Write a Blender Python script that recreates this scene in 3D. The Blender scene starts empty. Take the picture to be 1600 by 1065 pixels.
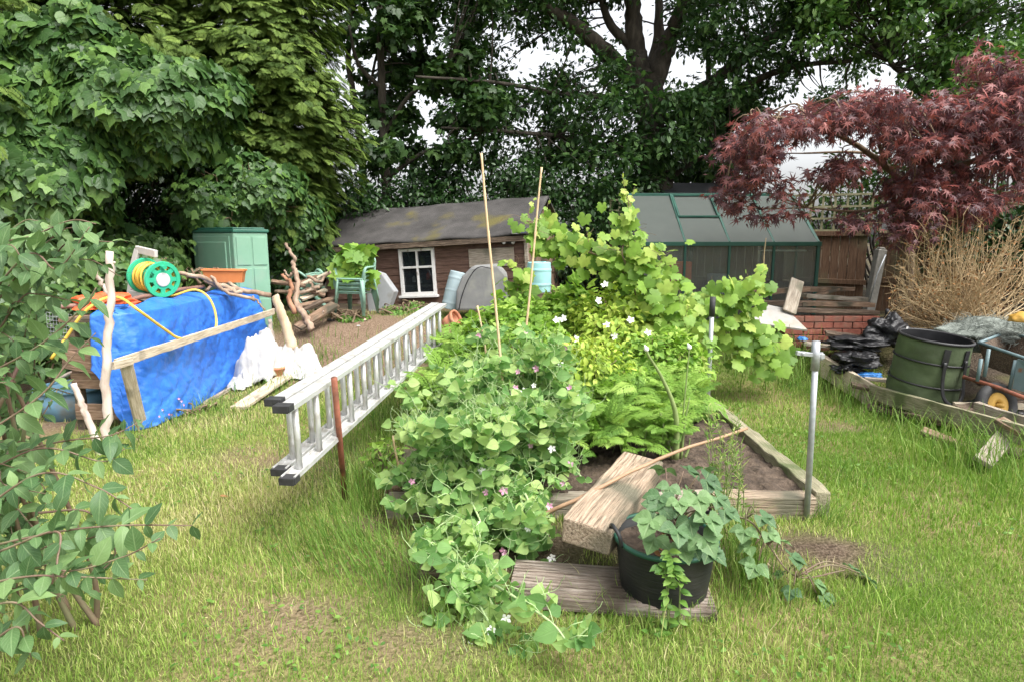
import bpy, math, random
import numpy as np
from mathutils import Vector, Matrix, noise
from math import sin, cos, pi, radians as R
random.seed(5); rng = np.random.default_rng(7)
SC = bpy.context.scene; COL = SC.collection
U = random.uniform
# ------------------------------------------------------------------ camera model
FP, TH, CH = 950.0, math.atan(154 / 950), 1.6
CAM = Vector((0, 0, CH))
def ray(u, v):
    a, t, c, s = (u - 800) / FP, (532.5 - v) / FP, cos(TH), sin(TH)
    return Vector((a, c + t * s, -s + t * c))
def at(u, v, y):                      # world point seen at photo pixel u,v at distance y
    r = ray(u, v); return CAM + r * (y / r.y)
def on(u, v, z=0.0):                  # world point seen at u,v on the level z
    r = ray(u, v); return CAM + r * ((z - CH) / r.z)
def ss(a, b, x):
    t = np.clip((x - a) / (b - a), 0, 1); return t * t * (3 - 2 * t)
def H(x, y):                          # lie of the land
    l = .62 * ss(6.3, 8.6, y); r = .45 * ss(5.9, 7.6, y) + .12 * ss(3.7, 4.3, x)
    w = ss(.4, 2.4, x)
    return l * (1 - w) + r * w + .022 * np.sin(x * 2.3 + 1) * np.sin(y * 1.9) + .012 * np.sin(x * 6.1 + y * 3.3) * np.sin(y * 5.2 - x)
def gnd(u, v):
    r = ray(u, v); s = 1.0
    for i in range(4000):
        p = CAM + r * s
        if p.z <= H(p.x, p.y): break
        s += .005
    return p
def on_frame(u, v, M):                # where the sight line meets the local y=0 plane of M (local coords)
    Mi = M.inverted(); o = Mi @ CAM; d = Mi.to_3x3() @ ray(u, v)
    return o + d * (-o.y / d.y)
def tx(u, v, x): r = ray(u, v); return CAM + r * (x / r.x)          # where the sight line meets the plane of a given x
def V3(*a): return Vector(a)
# ------------------------------------------------------------------ mesh builders
def catmull(pts, k=5):
    P = [Vector(p) for p in pts]
    if len(P) < 3: return [P[0].lerp(P[-1], i / k) for i in range(k + 1)]
    P = [P[0] * 2 - P[1]] + P + [P[-1] * 2 - P[-2]]; out = []
    for i in range(1, len(P) - 2):
        a, b, c, d = P[i - 1:i + 3]
        for j in range(k):
            t = j / k
            out.append(.5 * (2 * b + (c - a) * t + (2 * a - 5 * b + 4 * c - d) * t * t + (3 * b - a - 3 * c + d) * t ** 3))
    out.append(P[-2]); return out
class MB:
    def __init__(s): s.v, s.f = [], []
    def add(s, V, F):
        k = len(s.v); s.v += [Vector(p) for p in V]; s.f += [tuple(i + k for i in f) for f in F]; return s
    def box(s, c, d, M=None):
        c = Vector(c); q = []
        for z in (-1, 1):
            for x, y in ((-1, -1), (1, -1), (1, 1), (-1, 1)):
                p = Vector((x * d[0] / 2, y * d[1] / 2, z * d[2] / 2))
                q.append((M @ p if M is not None else p) + c)
        return s.add(q, [(3, 2, 1, 0), (4, 5, 6, 7), (0, 1, 5, 4), (1, 2, 6, 5), (2, 3, 7, 6), (3, 0, 4, 7)])
    def bar(s, a, b, w, t, up=(0, 0, 1)):
        a, b = Vector(a), Vector(b); d = b - a; x = d.normalized(); y = Vector(up).cross(x)
        if y.length < 1e-4: y = Vector((0, 1, 0)).cross(x)
        y.normalize(); z = x.cross(y)
        return s.box((a + b) / 2, (d.length, w, t), Matrix((x, y, z)).transposed())
    def tube(s, pts, r, n=8, cap=True, jit=0, flat=1.0):
        P = [Vector(p) for p in pts]; m = len(P); k = len(s.v)
        rr = r if isinstance(r, (list, tuple)) else [r] * m
        if len(rr) == 2 and m != 2: rr = [rr[0] + (rr[1] - rr[0]) * i / (m - 1) for i in range(m)]
        nn = None
        for i in range(m):
            t = (P[min(i + 1, m - 1)] - P[max(i - 1, 0)]).normalized()
            if nn is None:
                nn = t.cross(Vector((0, 0, 1)))
                if nn.length < .1: nn = t.cross(Vector((0, 1, 0)))
            nn = (nn - t * nn.dot(t)).normalized(); b = t.cross(nn)
            for j in range(n):
                a = 2 * pi * j / n; q = rr[i] * (1 + (U(-jit, jit) if jit else 0))
                s.v.append(P[i] + (nn * cos(a) + b * sin(a) * flat) * q)
        for i in range(m - 1):
            for j in range(n):
                j2 = (j + 1) % n
                s.f.append((k + i * n + j, k + i * n + j2, k + (i + 1) * n + j2, k + (i + 1) * n + j))
        if cap:
            s.f.append(tuple(k + j for j in range(n))[::-1]); s.f.append(tuple(k + (m - 1) * n + j for j in range(n)))
        return s
    def lathe(s, prof, n=28, c=(0, 0, 0), M=None, closed=False):
        k = len(s.v); c = Vector(c); m = len(prof)
        for r, z in prof:
            for j in range(n):
                a = 2 * pi * j / n; p = Vector((r * cos(a), r * sin(a), z))
                s.v.append((M @ p if M is not None else p) + c)
        for i in range(m if closed else m - 1):
            i2 = (i + 1) % m
            for j in range(n):
                j2 = (j + 1) % n
                s.f.append((k + i * n + j, k + i * n + j2, k + i2 * n + j2, k + i2 * n + j))
        if not closed:
            if prof[0][0] > 1e-4: s.f.append(tuple(k + j for j in range(n))[::-1])
            if prof[-1][0] > 1e-4: s.f.append(tuple(k + (m - 1) * n + j for j in range(n)))
        return s
    def prism(s, poly, a, b):         # poly: list of points; extruded from offset a to offset b
        n = len(poly); a, b = Vector(a), Vector(b)
        q = [Vector(p) + a for p in poly] + [Vector(p) + b for p in poly]
        return s.add(q, [tuple(range(n))[::-1], tuple(range(n, 2 * n))] + [(i, (i + 1) % n, n + (i + 1) % n, n + i) for i in range(n)])
    def grid(s, fn, nu, nv):
        q = [fn(i / nu, j / nv) for j in range(nv + 1) for i in range(nu + 1)]
        return s.add(q, [(j * (nu + 1) + i, j * (nu + 1) + i + 1, (j + 1) * (nu + 1) + i + 1, (j + 1) * (nu + 1) + i) for j in range(nv) for i in range(nu)])
def tag(o, label=None, cat=None, group=None, kind=None):
    if label: o['label'] = label
    if cat: o['category'] = cat
    if group: o['group'] = group
    if kind: o['kind'] = kind
    return o
def root_of(o):
    while o.parent: o = o.parent
    return o
def wm(o):
    M = o.matrix_basis.copy()
    while o.parent: o = o.parent; M = o.matrix_basis @ M
    return M
def empty(name, loc, label, cat, group=None, M=None):
    o = bpy.data.objects.new(name, None); COL.objects.link(o); o.empty_display_size = .1
    o.matrix_basis = M if M is not None else Matrix.Translation(Vector(loc))
    return tag(o, label, cat, group)
def finish(o, smooth=False, bevel=0, sub=0, solid=0):
    if smooth: o.data.polygons.foreach_set('use_smooth', [True] * len(o.data.polygons))
    if solid:
        m = o.modifiers.new('thickness', 'SOLIDIFY'); m.thickness = solid; m.offset = 0
    if bevel:
        m = o.modifiers.new('edges', 'BEVEL'); m.width = bevel; m.segments = 2; m.limit_method = 'ANGLE'; m.angle_limit = R(35)
    if sub:
        m = o.modifiers.new('smooth', 'SUBSURF'); m.levels = m.render_levels = sub
    return o
def ob(name, mb, m, parent=None, label=None, cat=None, group=None, kind=None, origin=None, local=False, **kw):
    me = bpy.data.meshes.new(name); o = bpy.data.objects.new(name, me); vs = mb.v
    if parent is not None:
        o.parent = parent
        if not local:
            Mi = wm(parent).inverted(); vs = [Mi @ p for p in vs]
    elif not local:
        a = np.array([tuple(p) for p in vs])
        og = Vector(origin) if origin is not None else Vector((a[:, 0].mean(), a[:, 1].mean(), a[:, 2].min()))
        o.location = og; vs = [p - og for p in vs]
    me.from_pydata([tuple(p) for p in vs], [], mb.f); me.materials.append(m); COL.objects.link(o)
    tag(o, label, cat, group, kind); return finish(o, **kw)
def plank(name, p0, p1, w, t, m, parent=None, up=(0, 0, 1), wear=.12, bevel=.004, **kw):
    """A board from p0 to p1; local X runs along the grain."""
    p0, p1 = Vector(p0), Vector(p1); d = p1 - p0; x = d.normalized(); y = Vector(up).cross(x)
    if y.length < 1e-3: y = Vector((0, 1, 0)).cross(x)
    y.normalize(); z = x.cross(y); L = d.length
    n = max(2, int(L / .12)); b = MB(); q = []
    for i in range(n + 1):
        for sy, sz in ((-1, -1), (1, -1), (1, 1), (-1, 1)):
            q.append((L * i / n + (U(-.3, .3) * wear * t if i in (0, n) else 0), sy * w / 2 + U(-1, 1) * wear * t * .35, sz * t / 2 + U(-1, 1) * wear * t * .35))
    F = [(0, 1, 2, 3), tuple(n * 4 + k for k in (3, 2, 1, 0))]
    for i in range(n):
        for k in range(4): F.append((i * 4 + k, i * 4 + 4 + k, i * 4 + 4 + (k + 1) % 4, i * 4 + (k + 1) % 4))
    b.add(q, F)
    o = ob(name, b, m, local=True, bevel=bevel, **kw)
    W = Matrix.Translation(p0) @ Matrix((x, y, z)).transposed().to_4x4()
    if parent is not None:
        o.parent = parent; o.matrix_basis = wm(parent).inverted() @ W
    else: o.matrix_basis = W
    return o
def branch(name, pts, r0, r1, m, parent=None, n=9, k=6, wob=.012, jit=.08, **kw):
    P = catmull(pts, k); P = [p + Vector((U(-wob, wob), U(-wob, wob), U(-wob, wob))) for p in P]
    return ob(name, MB().tube(P, [r0, r1], n, jit=jit), m, parent, smooth=True, **kw)
def dup(o, M=None, label=None, group=None, parent=None):
    c = o.copy(); COL.objects.link(c)
    if parent is not None: c.parent = parent
    if M is not None: c.matrix_basis = M
    if label: c['label'] = label
    if group: c['group'] = group
    for ch in list(o.children): dup(ch, parent=c)
    return c
# ------------------------------------------------------------------ leaves (one mesh of many small leaves)
def rv(n):
    a = rng.normal(size=(n, 3)); return a / np.linalg.norm(a, axis=1, keepdims=True)
def nz(a): return a / np.maximum(np.linalg.norm(a, axis=1, keepdims=True), 1e-6)
class LB:
    def __init__(s): s.v, s.l, s.t, s.uv, s.r, s.k = [], [], [], [], [], 0
    def add(s, T, pos, tip, nrm, sc, rnd):
        V, F, UV = T; n = len(pos)
        if n == 0: return s
        pos, tip, nrm = (np.asarray(a, float) for a in (pos, tip, nrm))
        sc = np.asarray(sc, float); sc = np.broadcast_to(sc, (n,)) if sc.ndim < 2 else sc
        if sc.ndim == 1: sc = np.repeat(sc[:, None], 3, 1)
        y = nz(tip); z = nrm - (nrm * y).sum(1, keepdims=True) * y; z = nz(z + 1e-5); x = np.cross(y, z)
        W = pos[:, None] + V[None, :, 0, None] * sc[:, None, :1] * x[:, None] + V[None, :, 1, None] * sc[:, None, 1:2] * y[:, None] + V[None, :, 2, None] * sc[:, None, 2:] * z[:, None]
        nv = len(V); idx = np.concatenate([np.array(f) for f in F]); tot = np.array([len(f) for f in F])
        s.v.append(W.reshape(-1, 3)); s.l.append((idx[None] + (np.arange(n) * nv)[:, None]).ravel() + s.k); s.t.append(np.tile(tot, n))
        s.uv.append(np.tile(UV[idx], (n, 1))); s.r.append(np.repeat(np.broadcast_to(rnd, (n,)), nv)); s.k += n * nv
        return s
    def build(s, name, m, parent=None, origin=None, label=None, cat=None, group=None, kind=None, smooth=True):
        v = np.concatenate(s.v); l = np.concatenate(s.l); t = np.concatenate(s.t); uv = np.concatenate(s.uv); r = np.concatenate(s.r)
        me = bpy.data.meshes.new(name); o = bpy.data.objects.new(name, me)
        if parent is not None:
            o.parent = parent; Mi = np.array(wm(parent).inverted()); v = v @ Mi[:3, :3].T + Mi[:3, 3]
        else:
            og = np.array(origin) if origin is not None else np.array([v[:, 0].mean(), v[:, 1].mean(), v[:, 2].min()]); o.location = og; v = v - og
        me.vertices.add(len(v)); me.vertices.foreach_set('co', v.astype(np.float32).ravel())
        me.loops.add(len(l)); me.loops.foreach_set('vertex_index', l.astype(np.int32))
        me.polygons.add(len(t)); me.polygons.foreach_set('loop_start', np.concatenate([[0], np.cumsum(t)[:-1]]).astype(np.int32))
        me.polygons.foreach_set('use_smooth', np.full(len(t), smooth))
        u = me.uv_layers.new(name='UVMap'); u.data.foreach_set('uv', uv.astype(np.float32).ravel())
        a = me.attributes.new('rnd', 'FLOAT', 'POINT'); a.data.foreach_set('value', r.astype(np.float32))
        me.update(calc_edges=True); me.materials.append(m); COL.objects.link(o)
        return tag(o, label, cat, group, kind)
def T_oval(w=.5, n=5, fold=.3, droop=.25, a=.85, wave=0, ser=0):
    V, F, UV = [(0, 0, 0)], [], [(0, 0)]
    for i in range(1, n):
        t = i / n; h = w / 2 * sin(pi * t ** a) * (1 + ser * (-1) ** i); z = -droop * t * t; e = fold * h
        V += [(-h, t, z + e + wave * sin(i * 2.1)), (0, t, z), (h, t, z + e + wave * sin(i * 1.7 + 2))]; UV += [(-1, t), (0, t), (1, t)]
    V.append((0, 1, -droop)); UV.append((0, 1)); L = len(V) - 1
    F += [(0, 2, 1), (0, 3, 2)]
    for i in range(n - 2):
        b = 1 + i * 3; F += [(b, b + 1, b + 4, b + 3), (b + 1, b + 2, b + 5, b + 4)]
    b = 1 + (n - 2) * 3; F += [(b, b + 1, L), (b + 1, b + 2, L)]
    return np.array(V, float), F, np.array(UV, float)
def T_palm(ang, rad, cy=0.0, cup=.1, droop=.2):
    V, UV = [(0, cy, 0)], [(0, .3)]
    for a, r in zip(ang, rad):
        x, y = r * sin(R(a)), r * cos(R(a)); V.append((x, y, cup * abs(x) - droop * r * r * (.4 + .6 * max(0, cos(R(a)))))); UV.append((1, r))
    F = [(0, i + 1, i) for i in range(1, len(V) - 1)]
    return np.array(V, float), F, np.array(UV, float)
def lobes(tips, valley, end):
    A, Rr = [-end], [.12]
    for i, (a, r) in enumerate(tips):
        if i: A.append((tips[i - 1][0] + a) / 2); Rr.append(valley * (tips[i - 1][1] + r) / 2)
        A += [a - 7, a, a + 7]; Rr += [r * (.35 + .62 * valley), r, r * (.35 + .62 * valley)]
    return A + [end], Rr + [.12]
T_MAPLE = T_palm(*lobes([(-118, .45), (-78, .75), (-38, .95), (0, 1), (38, .95), (78, .75), (118, .45)], .3, 150), cup=.05, droop=.35)
T_GRAPE = T_palm([-165, -140, -115, -95, -75, -58, -45, -30, -14, 0, 14, 30, 45, 58, 75, 95, 115, 140, 165], [.3, .62, .7, .6, .86, .7, .9, .74, .84, 1, .84, .74, .9, .7, .86, .6, .7, .62, .3], cup=-.1, droop=.22)
T_IVY = T_palm([-150, -115, -85, -50, -28, 0, 28, 50, 85, 115, 150], [.35, .5, .62, .72, .6, 1, .6, .72, .62, .5, .35], cup=-.12, droop=.25)
T_SYC = T_palm([-150, -110, -80, -55, -38, -20, 0, 20, 38, 55, 80, 110, 150], [.3, .6, .5, .85, .6, .7, 1, .7, .6, .85, .5, .6, .3], cup=.05, droop=.3)
T_OAK = T_palm([-170, -140, -115, -95, -72, -55, -38, -22, 0, 22, 38, 55, 72, 95, 115, 140, 170], [.5, .36, .24, .32, .24, .34, .3, .42, .55, .42, .3, .34, .24, .32, .24, .36, .5], cy=.0, cup=.1, droop=.2)
T_OAK[0][:, 1] += .5
T_OVAL = T_oval(.52, 6, .25, .28, .8)
T_PEA = T_oval(.82, 5, .3, .18, .72)
T_SIMPLE = T_oval(.55, 3, .25, .2)
def rhomb(V, F, p, d, l, w, z=0):
    p, d = np.array(p), np.array(d) / np.linalg.norm(d); n = np.array((-d[1], d[0], 0)); k = len(V)
    V += [p, p + d * l * .45 + n * w / 2, p + d * l + np.array((0, 0, z)), p + d * l * .45 - n * w / 2]; F.append((k, k + 3, k + 2, k + 1))
def T_spray(n=7, w=.045, sub=3, droop=.25, ang=38, ln=.5):
    V, F = [], []
    rhomb(V, F, (0, 0, 0), (0, 1, 0), 1, w * .8)
    for i in range(n):
        t = .12 + .8 * i / n; l = ln * (1 - t) ** .8 + .08
        for sd in (-1, 1):
            a = R(ang + 6 * sin(i * 3)); d = np.array((sd * sin(a), cos(a), -.15)); p = np.array((0, t + .02 * sd, 0)); rhomb(V, F, p, d, l, w, -.04)
            for j in range(sub):
                q = p + d * l * (.25 + .6 * j / max(sub, 1)); m = l * .38
                for s2 in (-1, 1):
                    b = a * sd + s2 * R(32); rhomb(V, F, q, (sin(b), cos(b), -.2), m, w * .8, -.03)
    V = np.array(V, float); V[:, 2] -= droop * V[:, 1] ** 2
    return V, F, np.stack([np.ones(len(V)), np.clip(V[:, 1], 0, 1)], 1)
T_CON = T_spray(7, .05, 3, .35, 40, .5)
T_FROND = T_spray(6, .075, 2, .45, 55, .42)
T_CON2 = T_spray(5, .06, 3, .2, 48, .62)
def T_blade(bend, n=3):
    V, F, UV = [], [], []
    for i in range(n):
        t = i / n; z = -bend * t * t; V += [(-.5 * (1 - t * .6), t * (1 - bend * .25 * t), z), (.5 * (1 - t * .6), t * (1 - bend * .25 * t), z)]; UV += [(-1, t), (1, t)]
    V.append((0, 1 - bend * .3, -bend)); UV.append((0, 1))
    for i in range(n - 1): F.append((i * 2, i * 2 + 1, i * 2 + 3, i * 2 + 2))
    F.append((n * 2 - 2, n * 2 - 1, n * 2)); return np.array(V, float), F, np.array(UV, float)
def T_tri(T):                          # three leaflets on one stalk (strawberry, bramble)
    V, F, UV = T; Vs, Fs, Us = [], [], []
    for k, a in enumerate((0, 75, -75)):
        c, s = cos(R(a)), sin(R(a)); W = V * (.62 if k else .7); q = np.stack([W[:, 0] * c + W[:, 1] * s, -W[:, 0] * s + W[:, 1] * c + .3, W[:, 2]], 1)
        Fs += [tuple(i + len(V) * k for i in f) for f in F]; Vs.append(q); Us.append(UV)
    return np.concatenate(Vs), Fs, np.concatenate(Us)
T_STRAW = T_tri(T_oval(.8, 5, .3, .15, .8, .02))
def cluster(lb, T, c, n, r, size, r0=0, r1=1, up=.8, out=.6, droop=.35, var=.35):
    """A clump of n leaves about c."""
    c = np.array(c); r = np.broadcast_to(np.array(r, float), (3,)); d = rng.normal(size=(n, 3)) * .5
    pos = c + d * r; o = nz(d)
    tip = o * out + rv(n) * .7 + np.array((0, 0, -droop)); nrm = np.array((0, 0, up)) + rv(n) * .55 + o * .35
    return lb.add(T, pos, tip, nrm, size * (1 + rng.uniform(-var, var, n)), rng.uniform(r0, r1, n))
def lump(d, k=2.0, seed=0):            # smooth pseudo-noise over directions / places
    x, y, z = d[:, 0] * k + seed, d[:, 1] * k + seed * 1.7, d[:, 2] * k - seed
    return (np.sin(x * 1.3 + 2 * np.sin(y)) + np.sin(y * 1.7 + 1.5 * np.sin(z * 1.2)) + np.sin(z * 1.5 + 1.8 * np.sin(x * .9))) / 3
def bush(lb, T, c, r, n, size, seed=1, shell=.6, out=.8, droop=.5, up=.5, r0=0, r1=1, amp=.3, cut=None, zmin=None, face=None):
    """Leaves through the outer layers of an uneven blob."""
    d = rv(n)
    if face is not None: d = nz(d + np.array(face))
    k = 1 + amp * lump(d, 2.6, seed) + amp * .5 * lump(d, 6.0, seed + 3)
    rad = k * (shell + (1 - shell) * rng.uniform(0, 1, n) ** .6)
    pos = np.array(c) + d * rad[:, None] * np.array(r)
    if cut is not None: 
        m = lump(pos, 2.2, seed + 9) > cut; pos, d = pos[m], d[m]
    if zmin is not None:
        m = pos[:, 2] > zmin; pos, d = pos[m], d[m]
    n = len(pos)
    tip = d * out + np.array((0, 0, -droop)) + rv(n) * .6; nrm = d * .8 + np.array((0, 0, up)) + rv(n) * .45
    return lb.add(T, pos, tip, nrm, size * rng.uniform(.6, 1.3, n), np.clip(rng.normal(.5, .22, n) * (r1 - r0) + r0, 0, 1))
# ------------------------------------------------------------------ materials (all procedural)
def nodes(name):
    m = bpy.data.materials.new(name); m.use_nodes = True; nt = m.node_tree; nt.nodes.clear()
    return m, nt, (lambda t, **k: _n(nt, t, **k)), nt.links.new
def _n(nt, t, **k):
    n = nt.nodes.new('ShaderNode' + t)
    for a, b in k.items():
        if a.startswith('i_'): n.inputs[int(a[2:])].default_value = b
        else: setattr(n, a, b)
    return n
def ramp(N, cols, lo=.3, hi=.7):
    r = N('ValToRGB'); e = r.color_ramp.elements; k = len(cols)
    e[0].position, e[1].position = lo, hi
    for i in range(1, k - 1): e.new(lo + (hi - lo) * i / (k - 1))
    for i in range(k): r.color_ramp.elements[i].color = (*cols[i], 1)
    return r
def M(name, cols, scale=6, stretch=(1, 1, 1), rough=.7, metal=0, spec=.4, bump=.3, bscale=None, detail=6, dirt=None, dscale=3, dlo=.5, dhi=.65, lo=.3, hi=.7, coat=0):
    m, nt, N, L = nodes(name); out = N('OutputMaterial'); p = N('BsdfPrincipled'); L(p.outputs[0], out.inputs[0])
    tc = N('TexCoord'); mp = N('Mapping'); L(tc.outputs['Object'], mp.inputs[0]); mp.inputs['Scale'].default_value = stretch
    nz_ = N('TexNoise'); nz_.inputs['Scale'].default_value = scale; nz_.inputs['Detail'].default_value = detail; nz_.inputs['Roughness'].default_value = .62; L(mp.outputs[0], nz_.inputs['Vector'])
    r = ramp(N, cols if len(cols) > 1 else [cols[0], cols[0]], lo, hi); L(nz_.outputs[0], r.inputs[0]); c = r.outputs[0]
    if dirt:
        d = N('TexNoise'); d.inputs['Scale'].default_value = dscale; d.inputs['Detail'].default_value = 7; L(tc.outputs['Object'], d.inputs['Vector'])
        dr = ramp(N, [(0, 0, 0), (1, 1, 1)], dlo, dhi); L(d.outputs[0], dr.inputs[0])
        mx = N('Mix', data_type='RGBA'); L(dr.outputs[0], mx.inputs[0]); L(c, mx.inputs[6]); mx.inputs[7].default_value = (*dirt, 1); c = mx.outputs[2]
    L(c, p.inputs['Base Color'])
    p.inputs['Metallic'].default_value = metal; p.inputs['Specular IOR Level'].default_value = spec; p.inputs['Coat Weight'].default_value = coat
    rr = N('MapRange'); rr.inputs[3].default_value = max(0, rough - .12); rr.inputs[4].default_value = min(1, rough + .12); L(nz_.outputs[0], rr.inputs[0]); L(rr.outputs[0], p.inputs['Roughness'])
    if bump:
        b = N('Bump'); b.inputs['Strength'].default_value = bump; b.inputs['Distance'].default_value = .02
        if bscale:
            bn = N('TexNoise'); bn.inputs['Scale'].default_value = bscale; bn.inputs['Detail'].default_value = 5; L(mp.outputs[0], bn.inputs['Vector']); L(bn.outputs[0], b.inputs['Height'])
        else: L(nz_.outputs[0], b.inputs['Height'])
        L(b.outputs[0], p.inputs['Normal'])
    return m
def LEAF(name, cols, trans=.35, rough=.45, spec=.35, vein=.0, tcol=None, lo=.1, hi=.9):
    m, nt, N, L = nodes(name); out = N('OutputMaterial'); p = N('BsdfPrincipled'); t = N('BsdfTranslucent'); mx = N('MixShader'); mx.inputs[0].default_value = trans
    at_ = N('Attribute', attribute_name='rnd'); r = ramp(N, cols, lo, hi); L(at_.outputs['Fac'], r.inputs[0])
    tc = N('TexCoord'); no = N('TexNoise'); no.inputs['Scale'].default_value = 22; L(tc.outputs['Object'], no.inputs['Vector'])
    hs = N('HueSaturation'); vr = N('MapRange'); vr.inputs[3].default_value = .72; vr.inputs[4].default_value = 1.28; L(no.outputs[0], vr.inputs[0]); L(vr.outputs[0], hs.inputs['Value']); L(r.outputs[0], hs.inputs['Color'])
    c = hs.outputs[0]
    if vein:
        uv = N('UVMap'); sp = N('SeparateXYZ'); L(uv.outputs[0], sp.inputs[0])
        ab = N('Math', operation='ABSOLUTE'); L(sp.outputs[0], ab.inputs[0])
        lt = N('MapRange'); lt.inputs[1].default_value = .04; lt.inputs[2].default_value = .11; lt.inputs[3].default_value = 1; lt.inputs[4].default_value = 0; L(ab.outputs[0], lt.inputs[0])
        k = N('Math', operation='MULTIPLY_ADD'); L(ab.outputs[0], k.inputs[0]); k.inputs[1].default_value = -.35; L(sp.outputs[1], k.inputs[2])
        sn = N('Math', operation='MULTIPLY'); L(k.outputs[0], sn.inputs[0]); sn.inputs[1].default_value = 44; s2 = N('Math', operation='SINE'); L(sn.outputs[0], s2.inputs[0])
        s3 = N('MapRange'); s3.inputs[1].default_value = .75; s3.inputs[2].default_value = 1; s3.inputs[3].default_value = 0; s3.inputs[4].default_value = .45; L(s2.outputs[0], s3.inputs[0])
        ad = N('Math', operation='MAXIMUM'); L(lt.outputs[0], ad.inputs[0]); L(s3.outputs[0], ad.inputs[1])
        am = N('Math', operation='MULTIPLY'); L(ad.outputs[0], am.inputs[0]); am.inputs[1].default_value = vein
        vm = N('Mix', data_type='RGBA'); L(am.outputs[0], vm.inputs[0]); L(c, vm.inputs[6]); vm.inputs[7].default_value = (.3, .42, .2, 1); c = vm.outputs[2]
        b = N('Bump'); b.inputs['Strength'].default_value = .35; b.inputs['Distance'].default_value = .01; b.invert = True; L(ad.outputs[0], b.inputs['Height']); L(b.outputs[0], p.inputs['Normal'])
    L(c, p.inputs['Base Color']); p.inputs['Roughness'].default_value = rough; p.inputs['Specular IOR Level'].default_value = spec
    h2 = N('HueSaturation'); h2.inputs['Value'].default_value = 1.25; h2.inputs['Saturation'].default_value = 1.1; L(c, h2.inputs['Color'])
    if tcol: t.inputs[0].default_value = (*tcol, 1)
    else: L(h2.outputs[0], t.inputs[0])
    L(p.outputs[0], mx.inputs[1]); L(t.outputs[0], mx.inputs[2]); L(mx.outputs[0], out.inputs[0]); return m
GR = (1.2, 16, 16)
w_grey = M('weathered_timber', [(.16, .13, .10), (.33, .28, .22), (.47, .42, .35)], 5, GR, .85, bump=.7, dirt=(.12, .12, .08), dscale=4, dlo=.55, dhi=.75)
w_pale = M('pale_timber', [(.32, .25, .17), (.50, .42, .31), (.62, .55, .45)], 5, GR, .8, bump=.5, dirt=(.2, .17, .12), dscale=5, dlo=.58, dhi=.75)
w_brown = M('brown_timber', [(.10, .06, .04), (.22, .14, .09), (.33, .24, .17)], 5, GR, .85, bump=.6, dirt=(.07, .06, .04), dscale=3)
w_sleeper = M('sleeper_timber', [(.08, .055, .035), (.36, .27, .19), (.50, .41, .31)], 4, (.9, 20, 20), .85, bump=.9, dirt=(.14, .13, .09), dscale=3.5, dlo=.52, dhi=.7)
w_dark = M('rotten_timber', [(.045, .03, .022), (.12, .085, .06), (.24, .18, .13)], 6, GR, .9, bump=.9)
w_green = M('mossy_timber', [(.13, .12, .07), (.24, .22, .14), (.33, .29, .21)], 5, GR, .9, bump=.6, dirt=(.10, .12, .05), dscale=4)
w_fence = M('fence_timber', [(.06, .032, .018), (.115, .062, .034), (.16, .10, .06)], 5, (16, 16, 1.3), .85, bump=.4, dirt=(.12, .11, .06), dscale=2)
w_trellis = M('trellis_timber', [(.15, .15, .08), (.30, .28, .17)], 7, (1, 1, 1), .85)
m_shed = M('shed_boards', [(.06, .032, .022), (.11, .06, .042), (.17, .105, .078)], 4, (1.2, 16, 16), .75, bump=.5, dirt=(.30, .24, .20), dscale=2.2, dlo=.6, dhi=.72)
m_bark = M('bark', [(.022, .018, .014), (.05, .042, .032), (.09, .075, .06)], 9, (1, 1, .25), .95, bump=1.0)
m_birch = M('peeled_bark', [(.22, .12, .09), (.50, .40, .34), (.62, .55, .48)], 9, (1, 1, .35), .8, bump=.5, lo=.25, hi=.6)
m_log = M('log_bark', [(.14, .09, .06), (.30, .21, .15), (.46, .36, .27)], 9, (1, 1, .4), .85, bump=.8)
m_logr = M('red_bark', [(.16, .07, .035), (.33, .16, .09), (.42, .25, .16)], 9, (1, 1, .4), .85, bump=.7)
m_logp = M('split_wood', [(.30, .19, .11), (.52, .40, .27), (.62, .52, .4)], 7, (1, 1, .25), .85, bump=.6)
m_soil = M('bare_soil', [(.03, .022, .016), (.075, .053, .037), (.13, .095, .068)], 14, rough=.95, bump=1.0, bscale=45, detail=9)
m_alu = M('aluminium', [(.52, .52, .51), (.68, .68, .67)], 7, (1, 1, 1), .42, .35, .5, .08, 60, dirt=(.36, .34, .30), dscale=14, dlo=.5, dhi=.72)
m_cap = M('black_rubber', [(.02, .02, .022), (.045, .045, .045)], 20, rough=.65, bump=.3)
m_galv = M('galvanised_steel', [(.36, .38, .40), (.50, .52, .54)], 30, rough=.45, metal=.6, bump=.08, dirt=(.3, .27, .23), dscale=8, dlo=.6, dhi=.8)
m_rust = M('rusty_red_steel', [(.19, .06, .035), (.30, .11, .065)], 14, rough=.75, bump=.3, dirt=(.12, .05, .03), dscale=12)
m_gplas = M('green_plastic', [(.17, .33, .23), (.21, .38, .27)], 3, rough=.5, bump=.05, dirt=(.26, .36, .28), dscale=4, dlo=.5, dhi=.8)
m_lid = M('dark_green_plastic', [(.02, .10, .07), (.03, .14, .09)], 4, rough=.45, bump=.05)
m_reel = M('reel_green_plastic', [(.03, .38, .20), (.045, .45, .25)], 4, rough=.4, bump=.03)
m_reelf = M('pale_grey_plastic', [(.48, .46, .43), (.58, .56, .53)], 5, rough=.5, bump=.05, dirt=(.3, .26, .22), dscale=9, dlo=.6, dhi=.75)
m_hose = M('yellow_hose', [(.62, .40, .05), (.74, .51, .10)], 20, rough=.5, bump=.05)
m_tarp = M('blue_tarpaulin', [(.02, .12, .52), (.045, .20, .68)], 3.5, rough=.42, bump=1.0, bscale=10, spec=.5, dirt=(.07, .23, .66), dscale=2.4, dlo=.62, dhi=.9)
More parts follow.
